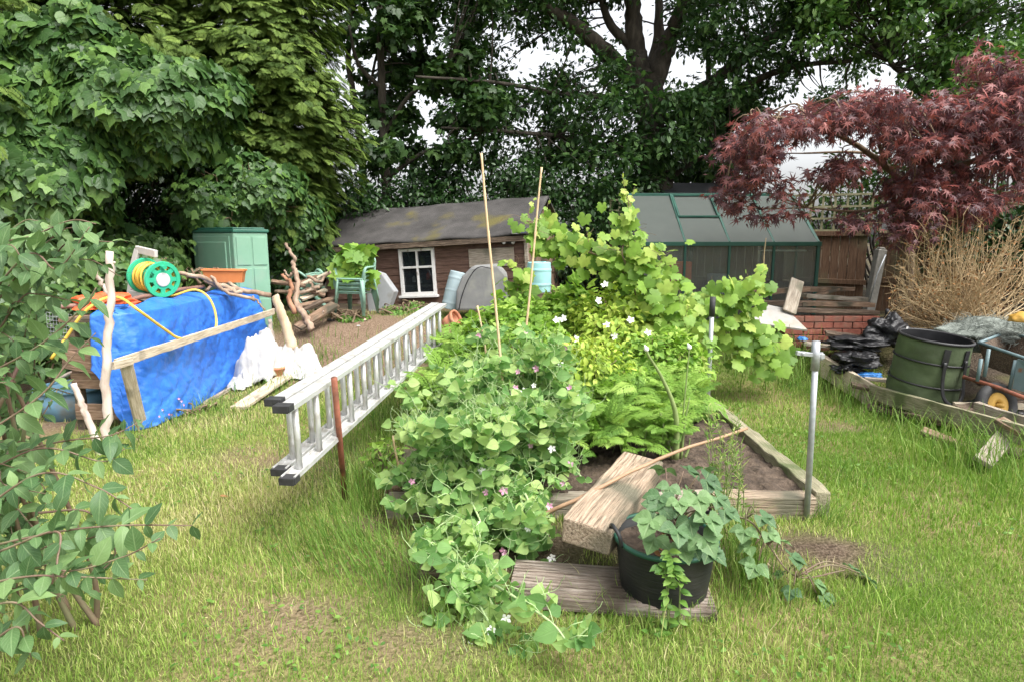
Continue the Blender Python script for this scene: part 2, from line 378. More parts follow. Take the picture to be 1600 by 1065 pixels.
m_white = M('white_woven_sack', [(.40, .385, .37), (.55, .54, .53)], 5, rough=.7, bump=.5, bscale=12, dirt=(.5, .44, .4), dscale=5, dlo=.66, dhi=.8)
m_terra = M('terracotta_plastic', [(.50, .16, .05), (.60, .22, .08)], 5, rough=.6, bump=.1)
m_clay = M('terracotta_clay', [(.45, .17, .09), (.58, .28, .17)], 7, rough=.8, bump=.2, dirt=(.62, .52, .45), dscale=6, dlo=.56, dhi=.66)
m_red = M('orange_red_plastic', [(.62, .09, .03), (.72, .14, .05)], 9, rough=.5, bump=.1)
m_bluetub = M('faded_blue_plastic', [(.10, .22, .31), (.15, .28, .38)], 5, rough=.6, bump=.1, dirt=(.16, .18, .17), dscale=5)
m_pipe = M('brown_pipe', [(.16, .08, .06), (.24, .14, .11)], 10, rough=.6, bump=.1)
m_chair = M('sage_green_plastic', [(.19, .33, .25), (.23, .38, .30)], 4, rough=.5, bump=.05, dirt=(.16, .24, .18), dscale=6, dlo=.55, dhi=.8)
m_greyp = M('grey_plastic', [(.25, .26, .27), (.32, .33, .34)], 4, rough=.6, bump=.1, dirt=(.2, .19, .17), dscale=4)
m_bbq = M('grey_cover_cloth', [(.17, .17, .17), (.23, .23, .22)], 5, rough=.85, bump=.4, bscale=6, dirt=(.28, .28, .24), dscale=3)
m_barrel = M('blue_grey_plastic', [(.28, .36, .38), (.34, .42, .44)], 4, rough=.55, bump=.1)
m_turq = M('turquoise_plastic', [(.26, .52, .52), (.34, .60, .60)], 4, rough=.5, bump=.05)
m_felt = M('roof_felt', [(.035, .033, .031), (.058, .054, .052), (.085, .08, .076)], 3, rough=.9, bump=.5, bscale=70, dirt=(.11, .095, .03), dscale=1.6, dlo=.56, dhi=.68)
m_felt2 = M('black_felt', [(.05, .052, .057), (.085, .088, .093)], 5, rough=.8, bump=.3)
m_wframe = M('white_paint', [(.66, .64, .61), (.78, .77, .75)], 8, rough=.6, bump=.2, dirt=(.35, .3, .26), dscale=9, dlo=.62, dhi=.72)
m_black = M('black_plastic', [(.012, .012, .013), (.025, .025, .027)], 8, rough=.5, bump=.1)
m_bag = M('black_bin_bag', [(.008, .008, .009), (.014, .014, .016)], 8, rough=.45, bump=1.0, bscale=16, spec=.45)
m_pot = M('black_pot_plastic', [(.010, .011, .011), (.022, .023, .023)], 6, (1, 1, 14), .55, bump=.25, bscale=9, dirt=(.035, .034, .03), dscale=6, dlo=.5, dhi=.8)
m_rim = M('pot_rim_green', [(.015, .07, .045), (.025, .10, .065)], 6, rough=.5, bump=.05)
m_popup = M('green_canvas', [(.05, .075, .032), (.09, .12, .058)], 5, rough=.85, bump=.6, bscale=7, dirt=(.06, .08, .04), dscale=4)
m_gh = M('greenhouse_frame_green', [(.012, .06, .045), (.02, .085, .06)], 6, rough=.45, bump=.05)
m_brick = M('red_brick', [(.17, .05, .035), (.27, .09, .06), (.33, .14, .10)], 12, rough=.85, bump=.6, dirt=(.2, .1, .07), dscale=6)
m_mortar = M('mortar', [(.17, .14, .12), (.26, .23, .2)], 20, rough=.95, bump=.6)
m_conc = M('concrete', [(.20, .19, .17), (.30, .29, .26)], 10, rough=.9, bump=.4)
m_board = M('white_board', [(.28, .27, .25), (.40, .385, .36)], 6, rough=.7, bump=.2, dirt=(.3, .27, .22), dscale=5)
m_net = M('fleece_netting', [(.10, .115, .10), (.24, .265, .235)], 16, rough=.9, bump=.9, bscale=40)
m_cane = M('bamboo_cane', [(.45, .31, .17), (.60, .46, .28)], 9, (4, 4, 1), .5, bump=.1)
m_stick = M('brown_stick', [(.27, .16, .09), (.40, .26, .16)], 9, rough=.6, bump=.2)
m_twig = M('dry_twig', [(.26, .18, .09), (.42, .31, .17), (.52, .41, .25)], 3, rough=.8, bump=.1)
m_steel = M('blue_grey_steel', [(.10, .16, .17), (.16, .22, .235)], 12, rough=.5, bump=.1, dirt=(.2, .1, .06), dscale=9, dlo=.6, dhi=.7)
m_yellow = M('yellow_plastic', [(.45, .25, .04), (.56, .34, .08)], 6, rough=.5, bump=.05)
m_pstem = M('pea_stem', [(.30, .42, .18), (.44, .55, .28)], 12, rough=.6, bump=.05)
m_stem = M('green_stem', [(.14, .20, .06), (.24, .30, .11)], 12, rough=.6, bump=.05)
m_rstem = M('red_stem', [(.12, .06, .05), (.17, .12, .08), (.17, .18, .09)], 6, rough=.6, bump=.1)
m_vine = M('vine_wood', [(.12, .08, .05), (.26, .19, .12)], 12, rough=.85, bump=.5)
m_solar = M('solar_glass', [(.015, .02, .04), (.025, .03, .055)], 5, rough=.15, spec=.6, bump=0)
m_lead = M('light_lens', [(.5, .5, .5), (.6, .6, .6)], 5, rough=.2, bump=0)
m_blue = M('bright_blue_plastic', [(.03, .16, .45), (.06, .24, .6)], 9, rough=.4, bump=.3)
m_petalw = M('white_petal', [(.78, .77, .74), (.85, .84, .8)], 30, rough=.6, bump=0)
m_petalp = M('pink_petal', [(.42, .10, .22), (.70, .50, .62)], 40, rough=.6, bump=0)
m_flag = M('grooved_deck_board', [(.12, .09, .07), (.26, .21, .17), (.42, .37, .32)], 5, GR, .85, bump=.7, dirt=(.09, .07, .05), dscale=3)
def glassy(name, col, a, rough=.08, fac=.25):
    m, nt, N, L = nodes(name); out = N('OutputMaterial'); t = N('BsdfTransparent'); p = N('BsdfPrincipled'); mx = N('MixShader')
    t.inputs[0].default_value = (.9, .94, .92, 1); p.inputs['Base Color'].default_value = (*col, 1); p.inputs['Roughness'].default_value = rough; p.inputs['Specular IOR Level'].default_value = .6
    tc = N('TexCoord'); n = N('TexNoise'); n.inputs['Scale'].default_value = 5; n.inputs['Detail'].default_value = 6; L(tc.outputs['Object'], n.inputs['Vector'])
    r = N('MapRange'); r.inputs[3].default_value = a - fac; r.inputs[4].default_value = a + fac; L(n.outputs[0], r.inputs[0]); L(r.outputs[0], mx.inputs[0])
    L(t.outputs[0], mx.inputs[1]); L(p.outputs[0], mx.inputs[2]); L(mx.outputs[0], out.inputs[0]); return m
m_pane = glassy('dusty_glass', (.16, .17, .165), .27, .08, .15)
m_win = glassy('shed_window_glass', (.02, .025, .03), .45, .03, .1)
m_poly = glassy('twin_wall_panel', (.115, .13, .12), .8, .4, .08)
nt = m_poly.node_tree; pr = [n for n in nt.nodes if n.type == 'BSDF_PRINCIPLED'][0]; mo = [n for n in nt.nodes if n.type == 'MIX_SHADER'][0]; tr = nt.nodes.new('ShaderNodeBsdfTranslucent'); tr.inputs[0].default_value = (.55, .6, .57, 1); m2 = nt.nodes.new('ShaderNodeMixShader'); m2.inputs[0].default_value = .4
nt.links.new(pr.outputs[0], m2.inputs[1]); nt.links.new(tr.outputs[0], m2.inputs[2]); nt.links.new(m2.outputs[0], mo.inputs[2])
# leaves
l_shrub = LEAF('honeysuckle_leaf', [(.06, .13, .045), (.11, .20, .07), (.19, .30, .11)], .32, .45, .4, .35)
l_ivy = LEAF('ivy_leaf', [(.024, .058, .016), (.046, .105, .026), (.12, .22, .045)], .22, .42, .3, .12)
l_ivy2 = LEAF('ivy_bank_leaf', [(.03, .07, .022), (.07, .14, .035), (.15, .24, .06)], .25, .4, .4)
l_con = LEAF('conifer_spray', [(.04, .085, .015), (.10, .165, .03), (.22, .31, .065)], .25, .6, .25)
l_oak = LEAF('oak_leaf', [(.019, .047, .014), (.033, .078, .021), (.07, .135, .035)], .32, .5, .25)
l_syc = LEAF('sycamore_leaf', [(.021, .052, .014), (.037, .084, .021), (.075, .14, .036)], .3, .45, .35)
l_lime = LEAF('light_tree_leaf', [(.035, .085, .018), (.065, .145, .032), (.13, .23, .05)], .35, .45, .35)
l_hedge = LEAF('hedge_leaf', [(.013, .036, .01), (.024, .06, .015), (.04, .09, .022)], .2, .4, .4)
l_maple = LEAF('maple_leaf', [(.09, .042, .05), (.155, .07, .076), (.35, .12, .105)], .3, .5, .5)
l_pea = LEAF('pea_leaf', [(.13, .265, .08), (.255, .43, .135), (.44, .58, .21)], .48, .55, .3, .12)
l_carrot = LEAF('carrot_frond', [(.11, .22, .035), (.21, .36, .06), (.34, .48, .11)], .35, .55, .25)
l_yell = LEAF('yellow_green_leaf', [(.20, .32, .04), (.34, .46, .07), (.50, .57, .12)], .35, .5, .25)
l_berry = LEAF('raspberry_leaf', [(.13, .26, .04), (.25, .41, .07), (.40, .54, .12)], .38, .5, .3)
l_grape = LEAF('vine_leaf', [(.12, .23, .035), (.24, .39, .065), (.42, .52, .12)], .42, .5, .3)
l_straw = LEAF('bramble_leaf', [(.05, .11, .045), (.085, .165, .065), (.14, .24, .09)], .25, .5, .35, .4)
l_onion = LEAF('onion_leaf', [(.16, .30, .13), (.24, .38, .2)], .2, .4, .4)
l_grass = LEAF('grass_blade', [(.145, .26, .04), (.27, .39, .08), (.46, .49, .17), (.62, .54, .32)], .35, .6, .2, lo=.1, hi=.95)
l_tall = LEAF('long_grass_blade', [(.09, .18, .03), (.17, .29, .055), (.36, .40, .14)], .35, .55, .2)
l_dead = LEAF('dead_leaf', [(.22, .11, .05), (.36, .2, .09)], .2, .8, .1)
l_weed = LEAF('weed_leaf', [(.07, .16, .03), (.13, .25, .045), (.2, .33, .07)], .35, .5, .25)
# ------------------------------------------------------------------ camera, sky, sun
cam = bpy.data.objects.new('camera', bpy.data.cameras.new('camera')); COL.objects.link(cam); SC.camera = cam
cam.location = CAM; cam.rotation_euler = (R(90) - TH, 0, 0); cam.data.sensor_width = 36; cam.data.lens = 36 * FP / 1600; cam.data.clip_end = 2000; cam.data.clip_start = .05
SUN_EL, SUN_AZ = R(58), R(128)        # azimuth clockwise from +Y: high, behind and to the right
wd = bpy.data.worlds.new('World'); SC.world = wd; wd.use_nodes = True; nt = wd.node_tree; bg = nt.nodes['Background']
sky = nt.nodes.new('ShaderNodeTexSky'); sky.sky_type = 'NISHITA'; sky.sun_disc = False; sky.sun_elevation = SUN_EL; sky.sun_rotation = SUN_AZ; sky.air_density = 1.0; sky.dust_density = 6.0; sky.ozone_density = 1.0
hs = nt.nodes.new('ShaderNodeHueSaturation'); hs.inputs['Saturation'].default_value = .18; hs.inputs['Value'].default_value = 1.75   # overcast: nearly white
nt.links.new(sky.outputs[0], hs.inputs['Color']); nt.links.new(hs.outputs[0], bg.inputs[0]); bg.inputs[1].default_value = .15
sl = bpy.data.lights.new('sun', 'SUN'); sl.energy = 1.2; sl.angle = R(25); sl.color = (1, .96, .88); so = bpy.data.objects.new('sun', sl); COL.objects.link(so)
so.rotation_euler = Vector((-sin(SUN_AZ) * cos(SUN_EL), -cos(SUN_AZ) * cos(SUN_EL), -sin(SUN_EL))).to_track_quat('-Z', 'Y').to_euler()
vs_ = SC.view_settings; vs_.view_transform = 'Standard'; vs_.look = 'None'; vs_.gamma = 1; vs_.exposure = .68
cy = SC.cycles; cy.max_bounces = 7; cy.diffuse_bounces = 3; cy.glossy_bounces = 3; cy.transmission_bounces = 4; cy.transparent_max_bounces = 10; cy.use_adaptive_sampling = True; cy.adaptive_threshold = .008
cy.use_denoising = True; cy.denoising_input_passes = 'RGB_ALBEDO_NORMAL'; cy.denoising_prefilter = 'ACCURATE'
# ------------------------------------------------------------------ ground
BX0, BX1, BY0, BY1 = -.72, 1.83, 3.45, 7.9       # the raised bed
DK = [(-2.0, 7.5, 1.2, .95), (.25, 2.95, .95, .42), (1.3, 2.95, .7, .28), (1.75, 2.75, .3, .14), (-.75, 3.3, .3, .2), (5.4, 6.0, 1.3, 1.6), (-3.9, 6.2, .55, 1.6), (-.95, 2.35, .34, .26), (-1.35, 4.4, .3, .5), (-1.9, 4.3, .35, .4), (-.35, 2.2, .3, .2), (2.9, 5.2, .3, .2)]
def bare(x, y):
    b = np.zeros_like(x)
    for cx, cy_, rx, ry in DK:
        b = np.maximum(b, np.exp(-(((x - cx) / rx) ** 2 + ((y - cy_) / ry) ** 2) ** 2) * (.55 if rx < .5 and cy_ < 6 else 1.25 if cy_ > 7 else 1))
    b = np.maximum(b, ss(8.2, 9.0, y)); b = np.maximum(b, ss(-4.2, -4.8, x)); b = np.maximum(b, ss(3.95, 4.2, x) * ss(3.7, 4.3, y))
    return np.clip(b * (.55 + .9 * (np.sin(x * 7.3 + 2.2 * np.sin(y * 6.1)) * np.sin(y * 7.7 + 1.7 * np.sin(x * 5.3)) * .5 + .5)) + .75 * np.exp(-(((x + 2.05) / 1.0) ** 2 + ((y - 7.55) / .75) ** 2) ** 2), 0, 1)
xs = np.concatenate([-np.geomspace(400, 9, 26), np.arange(-8.8, 8.9, .1), np.geomspace(9, 400, 26)])
ys = np.concatenate([-np.geomspace(300, 2, 16), np.arange(-1.8, 12, .1), np.geomspace(12.2, 500, 26)])
X, Y = np.meshgrid(xs, ys); Z = H(X, Y); B = bare(X, Y)
gx, gy = len(xs), len(ys)
gm = MB(); gm.v = [Vector(p) for p in np.stack([X, Y, Z], -1).reshape(-1, 3)]
gm.f = [(j * gx + i, j * gx + i + 1, (j + 1) * gx + i + 1, (j + 1) * gx + i) for j in range(gy - 1) for i in range(gx - 1)]
m_lawn, nt, N, L = nodes('lawn_ground'); o_ = N('OutputMaterial'); p_ = N('BsdfPrincipled'); L(p_.outputs[0], o_.inputs[0]); tc = N('TexCoord')
n1 = N('TexNoise'); n1.inputs['Scale'].default_value = 1.3; n1.inputs['Detail'].default_value = 8; L(tc.outputs['Object'], n1.inputs['Vector'])
n2 = N('TexNoise'); n2.inputs['Scale'].default_value = 60; n2.inputs['Detail'].default_value = 4; L(tc.outputs['Object'], n2.inputs['Vector'])
r1 = ramp(N, [(.09, .13, .03), (.17, .17, .06), (.29, .22, .12)], .35, .68); L(n1.outputs[0], r1.inputs[0])
r2 = ramp(N, [(.10, .066, .045), (.20, .14, .095), (.29, .215, .155)], .3, .7); L(n2.outputs[0], r2.inputs[0])
ab = N('Attribute', attribute_name='bare'); r3 = ramp(N, [(.022, .017, .012), (.055, .042, .03), (.10, .08, .06)], .3, .7); L(n2.outputs[0], r3.inputs[0]); pk = N('Attribute', attribute_name='peat'); m0 = N('Mix', data_type='RGBA'); L(pk.outputs['Fac'], m0.inputs[0]); L(r2.outputs[0], m0.inputs[6]); L(r3.outputs[0], m0.inputs[7])
mx = N('Mix', data_type='RGBA'); L(ab.outputs['Fac'], mx.inputs[0]); L(r1.outputs[0], mx.inputs[6]); L(m0.outputs[2], mx.inputs[7]); L(mx.outputs[2], p_.inputs['Base Color'])
p_.inputs['Roughness'].default_value = .95; p_.inputs['Specular IOR Level'].default_value = .1
bp = N('Bump'); bp.inputs['Strength'].default_value = .9; bp.inputs['Distance'].default_value = .03; L(n2.outputs[0], bp.inputs['Height']); L(bp.outputs[0], p_.inputs['Normal'])
lawn = ob('lawn', gm, m_lawn, kind='structure', local=True, smooth=True)
a_ = lawn.data.attributes.new('bare', 'FLOAT', 'POINT'); a_.data.foreach_set('value', B.ravel().astype(np.float32))
a_ = lawn.data.attributes.new('peat', 'FLOAT', 'POINT'); a_.data.foreach_set('value', np.maximum(np.maximum(ss(3.3, 3.8, X) * ss(3.6, 4.3, Y), ss(8.6, 9.4, Y)), .8 * np.exp(-(((X - .7) / 1.5) ** 2 + ((Y - 2.95) / .5) ** 2) ** 2)).ravel().astype(np.float32))
# grass: blades over the part of the lawn the eye reaches
def vpatch(x, y): return (np.sin(x * 1.9 + 1.3 * np.sin(y * 1.4)) + np.sin(y * 2.3 + 1.1 * np.sin(x * 2.7 + 2)) + .7 * np.sin(x * 5.1 - y * 4.3)) / 2.7
def in_bed(x, y, m=0.0): return (x > BX0 - m) & (x < BX1 + m) & (y > BY0 - m) & (y < BY1)
TB = [T_blade(b) for b in (.1, .35, .7, 1.0)]
def sow(lb, n, x0, x1, y0, y1, dens, w, h, hv=.35, lean=.5, dry=0.0):
    x, y = rng.uniform(x0, x1, n), rng.uniform(y0, y1, n)
    k = (np.abs(x) < y * .95 + 1.5) & ~in_bed(x, y, .02) & (rng.uniform(0, 1, n) > bare(x, y) * 1.15) & (rng.uniform(0, 1, n) < dens(x, y))
    x, y = x[k], y[k]; n = len(x); z = H(x, y) - .004; p = vpatch(x, y)
    a = rng.uniform(0, 2 * pi, n); ln = rng.uniform(.05, lean, n)
    tip = np.stack([np.cos(a) * ln, np.sin(a) * ln, np.ones(n)], 1); nrm = np.stack([np.cos(a), np.sin(a), 0 * a], 1) + rv(n) * .3
    r = np.clip(.36 + .26 * p + rng.normal(0, .2, n) + dry + .25 * bare(x, y) + .12 * ss(-.6, -1.4, x) - .2 * ss(.8, 2, x), 0, 1); hh = h * rng.uniform(1 - hv, 1 + hv, n) * (1 + .35 * vpatch(y * 1.3, x * 1.1))
    q = rng.integers(0, 4, n)
    for i in range(4):
        m = q == i; lb.add(TB[i], np.stack([x, y, z], 1)[m], tip[m], nrm[m], np.stack([np.full(m.sum(), w) * rng.uniform(.7, 1.3, m.sum()), hh[m], hh[m]], 1), r[m])
g = LB()
one = lambda x, y: np.ones_like(x)
sow(g, 112000, -2.9, 3.9, 1.5, 3.2, one, .0038, .037)
sow(g, 98000, -3.8, 5.2, 3.2, 5.0, one, .005, .041)
sow(g, 60000, -4.6, 4.1, 5.0, 8.6, one, .0072, .045)
sow(g, 9000, -3.0, 3.6, 1.6, 5.0, lambda x, y: ss(-.2, .8, vpatch(x * 1.7 + 3, y * 1.5)), .0045, .11, lean=.9)
sow(g, 16000, -3.4, 3.8, 1.5, 6.0, lambda x, y: ss(-.5, .9, vpatch(x * 2.3, y * 2.1 + 4)), .004, .06, lean=4.0, dry=.45)
g.build('grass', l_grass, kind='stuff', label='short patchy mown lawn grass with dry yellow spots')
# long grass in the unmown edges
t = LB()
def tuft(cx, cy_, n, r, h, w=.005, lean=.8, dx=0, dy=0):
    x = cx + rng.normal(0, r, n); y = cy_ + rng.normal(0, r, n); z = H(x, y); a = rng.uniform(0, 2 * pi, n)
    tip = np.stack([np.cos(a) * lean * rng.uniform(.2, 1, n) + dx, np.sin(a) * lean * rng.uniform(.2, 1, n) + dy, np.ones(n)], 1); nrm = np.stack([np.cos(a) + dx, np.sin(a) + dy, 0 * a], 1) * -1
    hh = h * rng.uniform(.5, 1.15, n); q = rng.integers(1, 4, n)
    for i in (1, 2, 3):
        m = q == i; t.add(T_BL[i], np.stack([x, y, z], 1)[m], tip[m], -nrm[m], np.stack([np.full(m.sum(), w), hh[m], hh[m]], 1), np.clip(rng.normal(.4, .22, m.sum()), 0, 1))
T_BL = [T_blade(b, 5) for b in (.15, .4, .75, 1.0)]
for u, v, n, r, h, dx in ((560, 800, 90, .09, .34, -.2), (520, 850, 120, .13, .28, -.6), (575, 870, 140, .14, .26, -.7), (600, 760, 70, .12, .26, 0), (560, 700, 150, .2, .26, 0), (600, 660, 150, .22, .24, 0), (640, 640, 120, .18, .24, .1), (545, 760, 80, .12, .3, 0), (480, 880, 60, .1, .2, -.8),
                          (1165, 900, 150, .07, .3, 0), (1150, 860, 90, .07, .3, .1), (1185, 935, 120, .09, .2, 0), (1290, 815, 80, .09, .17, .3), (1320, 760, 70, .15, .16, .2), (1010, 960, 70, .1, .08, 0), (930, 960, 70, .12, .09, 0), (1090, 965, 80, .1, .1, 0), (690, 950, 90, .14, .16, 0), (620, 900, 120, .13, .22, -.4),
                          (1200, 580, 160, .25, .26, .1), (1260, 600, 160, .22, .3, .1), (1320, 630, 160, .22, .28, 0), (1250, 565, 140, .2, .3, .1), (1380, 660, 120, .2, .2, 0), (1450, 690, 140, .2, .24, 0), (1520, 720, 200, .2, .34, -.2), (1570, 740, 160, .18, .34, -.2), (1480, 730, 100, .15, .3, -.3), (1590, 780, 120, .16, .22, 0), (1400, 640, 100, .18, .24, 0),
                          (250, 660, 120, .2, .16, 0), (330, 640, 110, .18, .16, 0), (420, 610, 120, .2, .17, 0), (470, 560, 140, .25, .16, 0), (500, 560, 80, .2, .14, 0), (400, 650, 100, .2, .14, 0), (200, 700, 120, .2, .15, 0), (560, 600, 140, .25, .2, 0), (610, 560, 130, .25, .2, 0), (450, 590, 80, .15, .18, 0), (330, 690, 60, .15, .12, 0)):
    p = gnd(u, v); tuft(p.x, p.y, n, r, h, .0032 + .0007 * p.y, dx=dx)
t.build('long_grass', l_tall, kind='stuff', label='long unmown grass along the beds and boards')
cv = LB(); n = 9000; x, y = rng.uniform(-3.2, 3.7, n), rng.uniform(1.5, 6.5, n); k = ~in_bed(x, y, .05) & ~((x > -.6) & (x < 1.9) & (y > 2.25) & (y < 3.5)) & (np.sin(x * 3.1 + 2 * np.sin(y * 2.3)) * np.sin(y * 3.7) > .25) & (np.abs(x) < y * .95 + .6); x, y = x[k], y[k]; n = len(x)
cv.add(T_SIMPLE, np.stack([x, y, H(x, y) + rng.uniform(.012, .045, n)], 1), np.concatenate([rng.normal(size=(n, 2)), rng.uniform(-.2, .5, (n, 1))], 1), np.array((0, -.2, 1)) + rng.normal(size=(n, 3)) * .3, rng.uniform(.014, .034, n), rng.uniform(0, .9, n))
cv.build('lawn_clover', l_weed, kind='stuff', label='clover and small weeds growing through the lawn')
# ------------------------------------------------------------------ raised bed and its timbers
def soil_fn(a, b):
    x, y = BX0 + (BX1 - BX0) * a, BY0 + (BY1 - BY0) * b
    return V3(x, y, .115 + .04 * noise.noise(V3(x * 3, y * 3, 0)) + .035 * noise.noise(V3(x * 9, y * 9, 4)) + .03 * abs(noise.noise(V3(x * 22, y * 22, 8))) + float(H(x, y)) * .8)
ob('soil', MB().grid(soil_fn, 150, 260), m_soil, kind='structure', local=True, smooth=True)
pr0, pr1 = on(1262, 795, .08), on(1108, 655, .12)
plank('bed_edge_board', V3(BX1, 3.38, .07), V3(BX1, 5.9, .09), .10, .17, w_green, wear=.12, bevel=.008, label='long grey timber edging the right side of the raised bed', cat='bed edging', group='timbers edging the raised bed')
plank('bed_edge_board', V3(BX1 + .01, 5.93, .10), V3(BX1 - .02, 7.9, .36), .10, .17, w_green, label='far timber of the bed edging, overgrown beneath the grape vine', cat='bed edging', group='timbers edging the raised bed')
plank('bed_edge_board', V3(1.19, 3.42, .055), V3(1.775, 3.40, .06), .12, .15, w_sleeper, wear=.1, label='short pale sleeper end closing the bed beside the near galvanised pole', cat='bed edging', group='timbers edging the raised bed')
plank('bed_edge_board', V3(-.74, 3.42, .05), V3(1.16, 3.43, .055), .12, .14, w_grey, label='timber along the front of the bed half hidden behind the pea plants', cat='bed edging', group='timbers edging the raised bed')
plank('bed_edge_board', V3(BX0, 3.5, .06), V3(BX0, 7.9, .3), .09, .15, w_brown, label='timber along the left side of the bed under the ladder', cat='bed edging', group='timbers edging the raised bed')
# grooved board lying in front of the bed
def groove(p0, p1, w, t, m, **kw):
    p0, p1 = Vector(p0), Vector(p1); d = p1 - p0; Lh = d.length; x = d.normalized(); y = Vector((0, 0, 1)).cross(x).normalized(); z = x.cross(y)
    sec = [(-w / 2, -t / 2), (w / 2, -t / 2)]; n = 12
    for i in range(n):
        a = w / 2 - w * i / n; s = w / n
        sec += [(a, t / 2), (a - s * .55, t / 2), (a - s * .6, t / 2 - .006), (a - s * .95, t / 2 - .006)]
    sec.append((-w / 2, t / 2))
    b = MB(); k = len(sec); nn = int(Lh / .1)
    for i in range(nn + 1):
        for (a, c) in sec: b.v.append(V3(Lh * i / nn, a + U(-.001, .001), c + U(-.0015, .0015)))
    for i in range(nn):
        for j in range(k): b.f.append((i * k + j, (i + 1) * k + j, (i + 1) * k + (j + 1) % k, i * k + (j + 1) % k))
    b.f += [tuple(range(k)), tuple(nn * k + j for j in range(k))[::-1]]
    o = ob('deck_board', b, m, local=True, **kw); o.matrix_basis = Matrix.Translation(p0) @ Matrix((x, y, z)).transposed().to_4x4(); return o
groove(V3(.0, 2.65, .022), V3(.90, 2.54, .016), .33, .045, m_flag, label='grooved brown board on the ground left of the black pot', cat='board')
plank('flat_board', V3(-.45, 2.79, .02), V3(-.07, 2.77, .03), .2, .045, w_dark, label='dark board lying under the trailing pea plants in front of the bed', cat='board')
# ------------------------------------------------------------------ ladder lying on edge across posts
N0, F0 = at(440, 634, 2.85), at(692, 473, 6.3)
ax = (F0 - N0).normalized(); up = V3(0, 0, 1); up = (up - ax * up.dot(ax)).normalized(); sd = ax.cross(up).normalized()   # sd: towards the right
lad = empty('ladder', (N0.x, N0.y, N0.z - .4), 'double aluminium extension ladder lying on its side edge on short posts left of the bed', 'ladder')
LL = (F0 - N0).length
for k, (off, s0) in enumerate(((0, 0), (-.095, .10))):
    o0 = N0 + sd * off + ax * s0; WID = .385
    for e, zz in (('t', -.0125), ('b', -WID)):
        a, b = o0 + up * zz, o0 + up * zz + ax * (LL - .05 * k); q = MB(); q.bar(a, b, .078, .010, up=up)
        for s2 in (-1, 1): q.bar(a + sd * s2 * .034 - up * .0125 * (1 if e == 't' else -1), b + sd * s2 * .034 - up * .0125 * (1 if e == 't' else -1), .009, .022, up=up)
        st = ob('stile', q, m_alu, lad, bevel=.002)
        cp = MB().bar(a - ax * .012, a + ax * .045, .084, .034, up=up)
        for r_ in range(5): cp.bar(a - ax * .018 + up * (-.014 + .007 * r_) - sd * .04, a - ax * .018 + up * (-.014 + .007 * r_) + sd * .04, .01, .0035, up=ax)
        ob('end_cap', cp, m_cap, st, bevel=.006)
    n = 14
    for i in range(n):
        c = o0 + ax * (.13 + (LL - .3) * i / (n - 1) + .02 * k)
        ob('rung', MB().tube([c - up * .018, c - up * (WID - .006)], .0165, 12), m_alu, lad, smooth=False, bevel=0)
for o in lad.children:
    if o.name.startswith('rung'): o.data.polygons.foreach_set('use_smooth', [len(p.vertices) == 4 for p in o.data.polygons])
def post(u0, v0, u1, v1, y, r, m, name, label, cat, group=None, **kw):
    b = at(u1, v1, y); b.z = min(b.z, H(b.x, b.y)) - .06; tp = at(u0, v0, y)
    return ob(name, MB().tube([b, b.lerp(tp, .5), tp], r, 12, **kw), m, label=label, cat=cat, group=group, smooth=True)
b_, t_ = on(540, 787, -.04), at(522, 590, 3.24); ob('metal_post', MB().tube([b_, b_.lerp(t_, .5), t_], .017, 12), m_rust, label='rusty red metal post propping the near end of the ladder', cat='post', group='posts propping the ladder', smooth=True)
post(637, 525, 646, 645, 5.5, .016, m_galv, 'metal_post', 'grey metal post leaning on the middle of the ladder', 'post', 'posts propping the ladder')
post(671, 500, 673, 572, 6.35, .018, m_galv, 'metal_post', 'thin grey post standing at the far end of the ladder', 'post', 'posts propping the ladder')
post(681, 560, 684, 640, 5.9, .022, w_grey, 'wooden_stake', 'short dark wooden stake in the bed edge below the far ladder end', 'stake')
# galvanised poles right of the bed
gp = empty('galvanised_pole', on(1262, 788, .05), 'near galvanised pole at the bed corner with a loose clamp at its top', 'pole', 'galvanised poles beside the bed')
b0 = on(1262, 788, 0.1); b0.x -= .0; tp = at(1275, 548, b0.y + .0)
ob('tube', MB().tube([b0 - V3(0, 0, .12), b0.lerp(tp, .5), tp], .0165, 16), m_galv, gp, smooth=True)
ob('cap_sleeve', MB().tube([tp.lerp(b0, .12), at(1275, 533, b0.y)], .022, 16), m_galv, gp, smooth=True, bevel=0)
cl = MB().bar(at(1244, 551, b0.y), at(1283, 555, b0.y), .022, .024); cl.box(at(1284, 556, b0.y), (.022, .028, .03)); cl.tube([at(1255, 552, b0.y - .02), at(1255, 552, b0.y + .03)], .008, 8); cl.tube([at(1283, 550, b0.y), at(1283, 562, b0.y)], .012, 8)
ob('clamp', cl, m_galv, gp, bevel=.004)
gp2 = empty('galvanised_pole', on(1105, 640, .1), 'far galvanised pole carrying the grape vine at the back of the bed edging', 'pole', 'galvanised poles beside the bed')
b1 = at(1105, 640, 5.65); t1 = at(1113, 478, 5.65)
ob('tube', MB().tube([b1 - V3(0, 0, .1), b1.lerp(t1, .5), t1], .021, 16), m_galv, gp2, smooth=True)
ob('cap_sleeve', MB().tube([t1.lerp(b1, .1), at(1114, 464, 5.65)], .027, 12), m_cap, gp2, smooth=True)
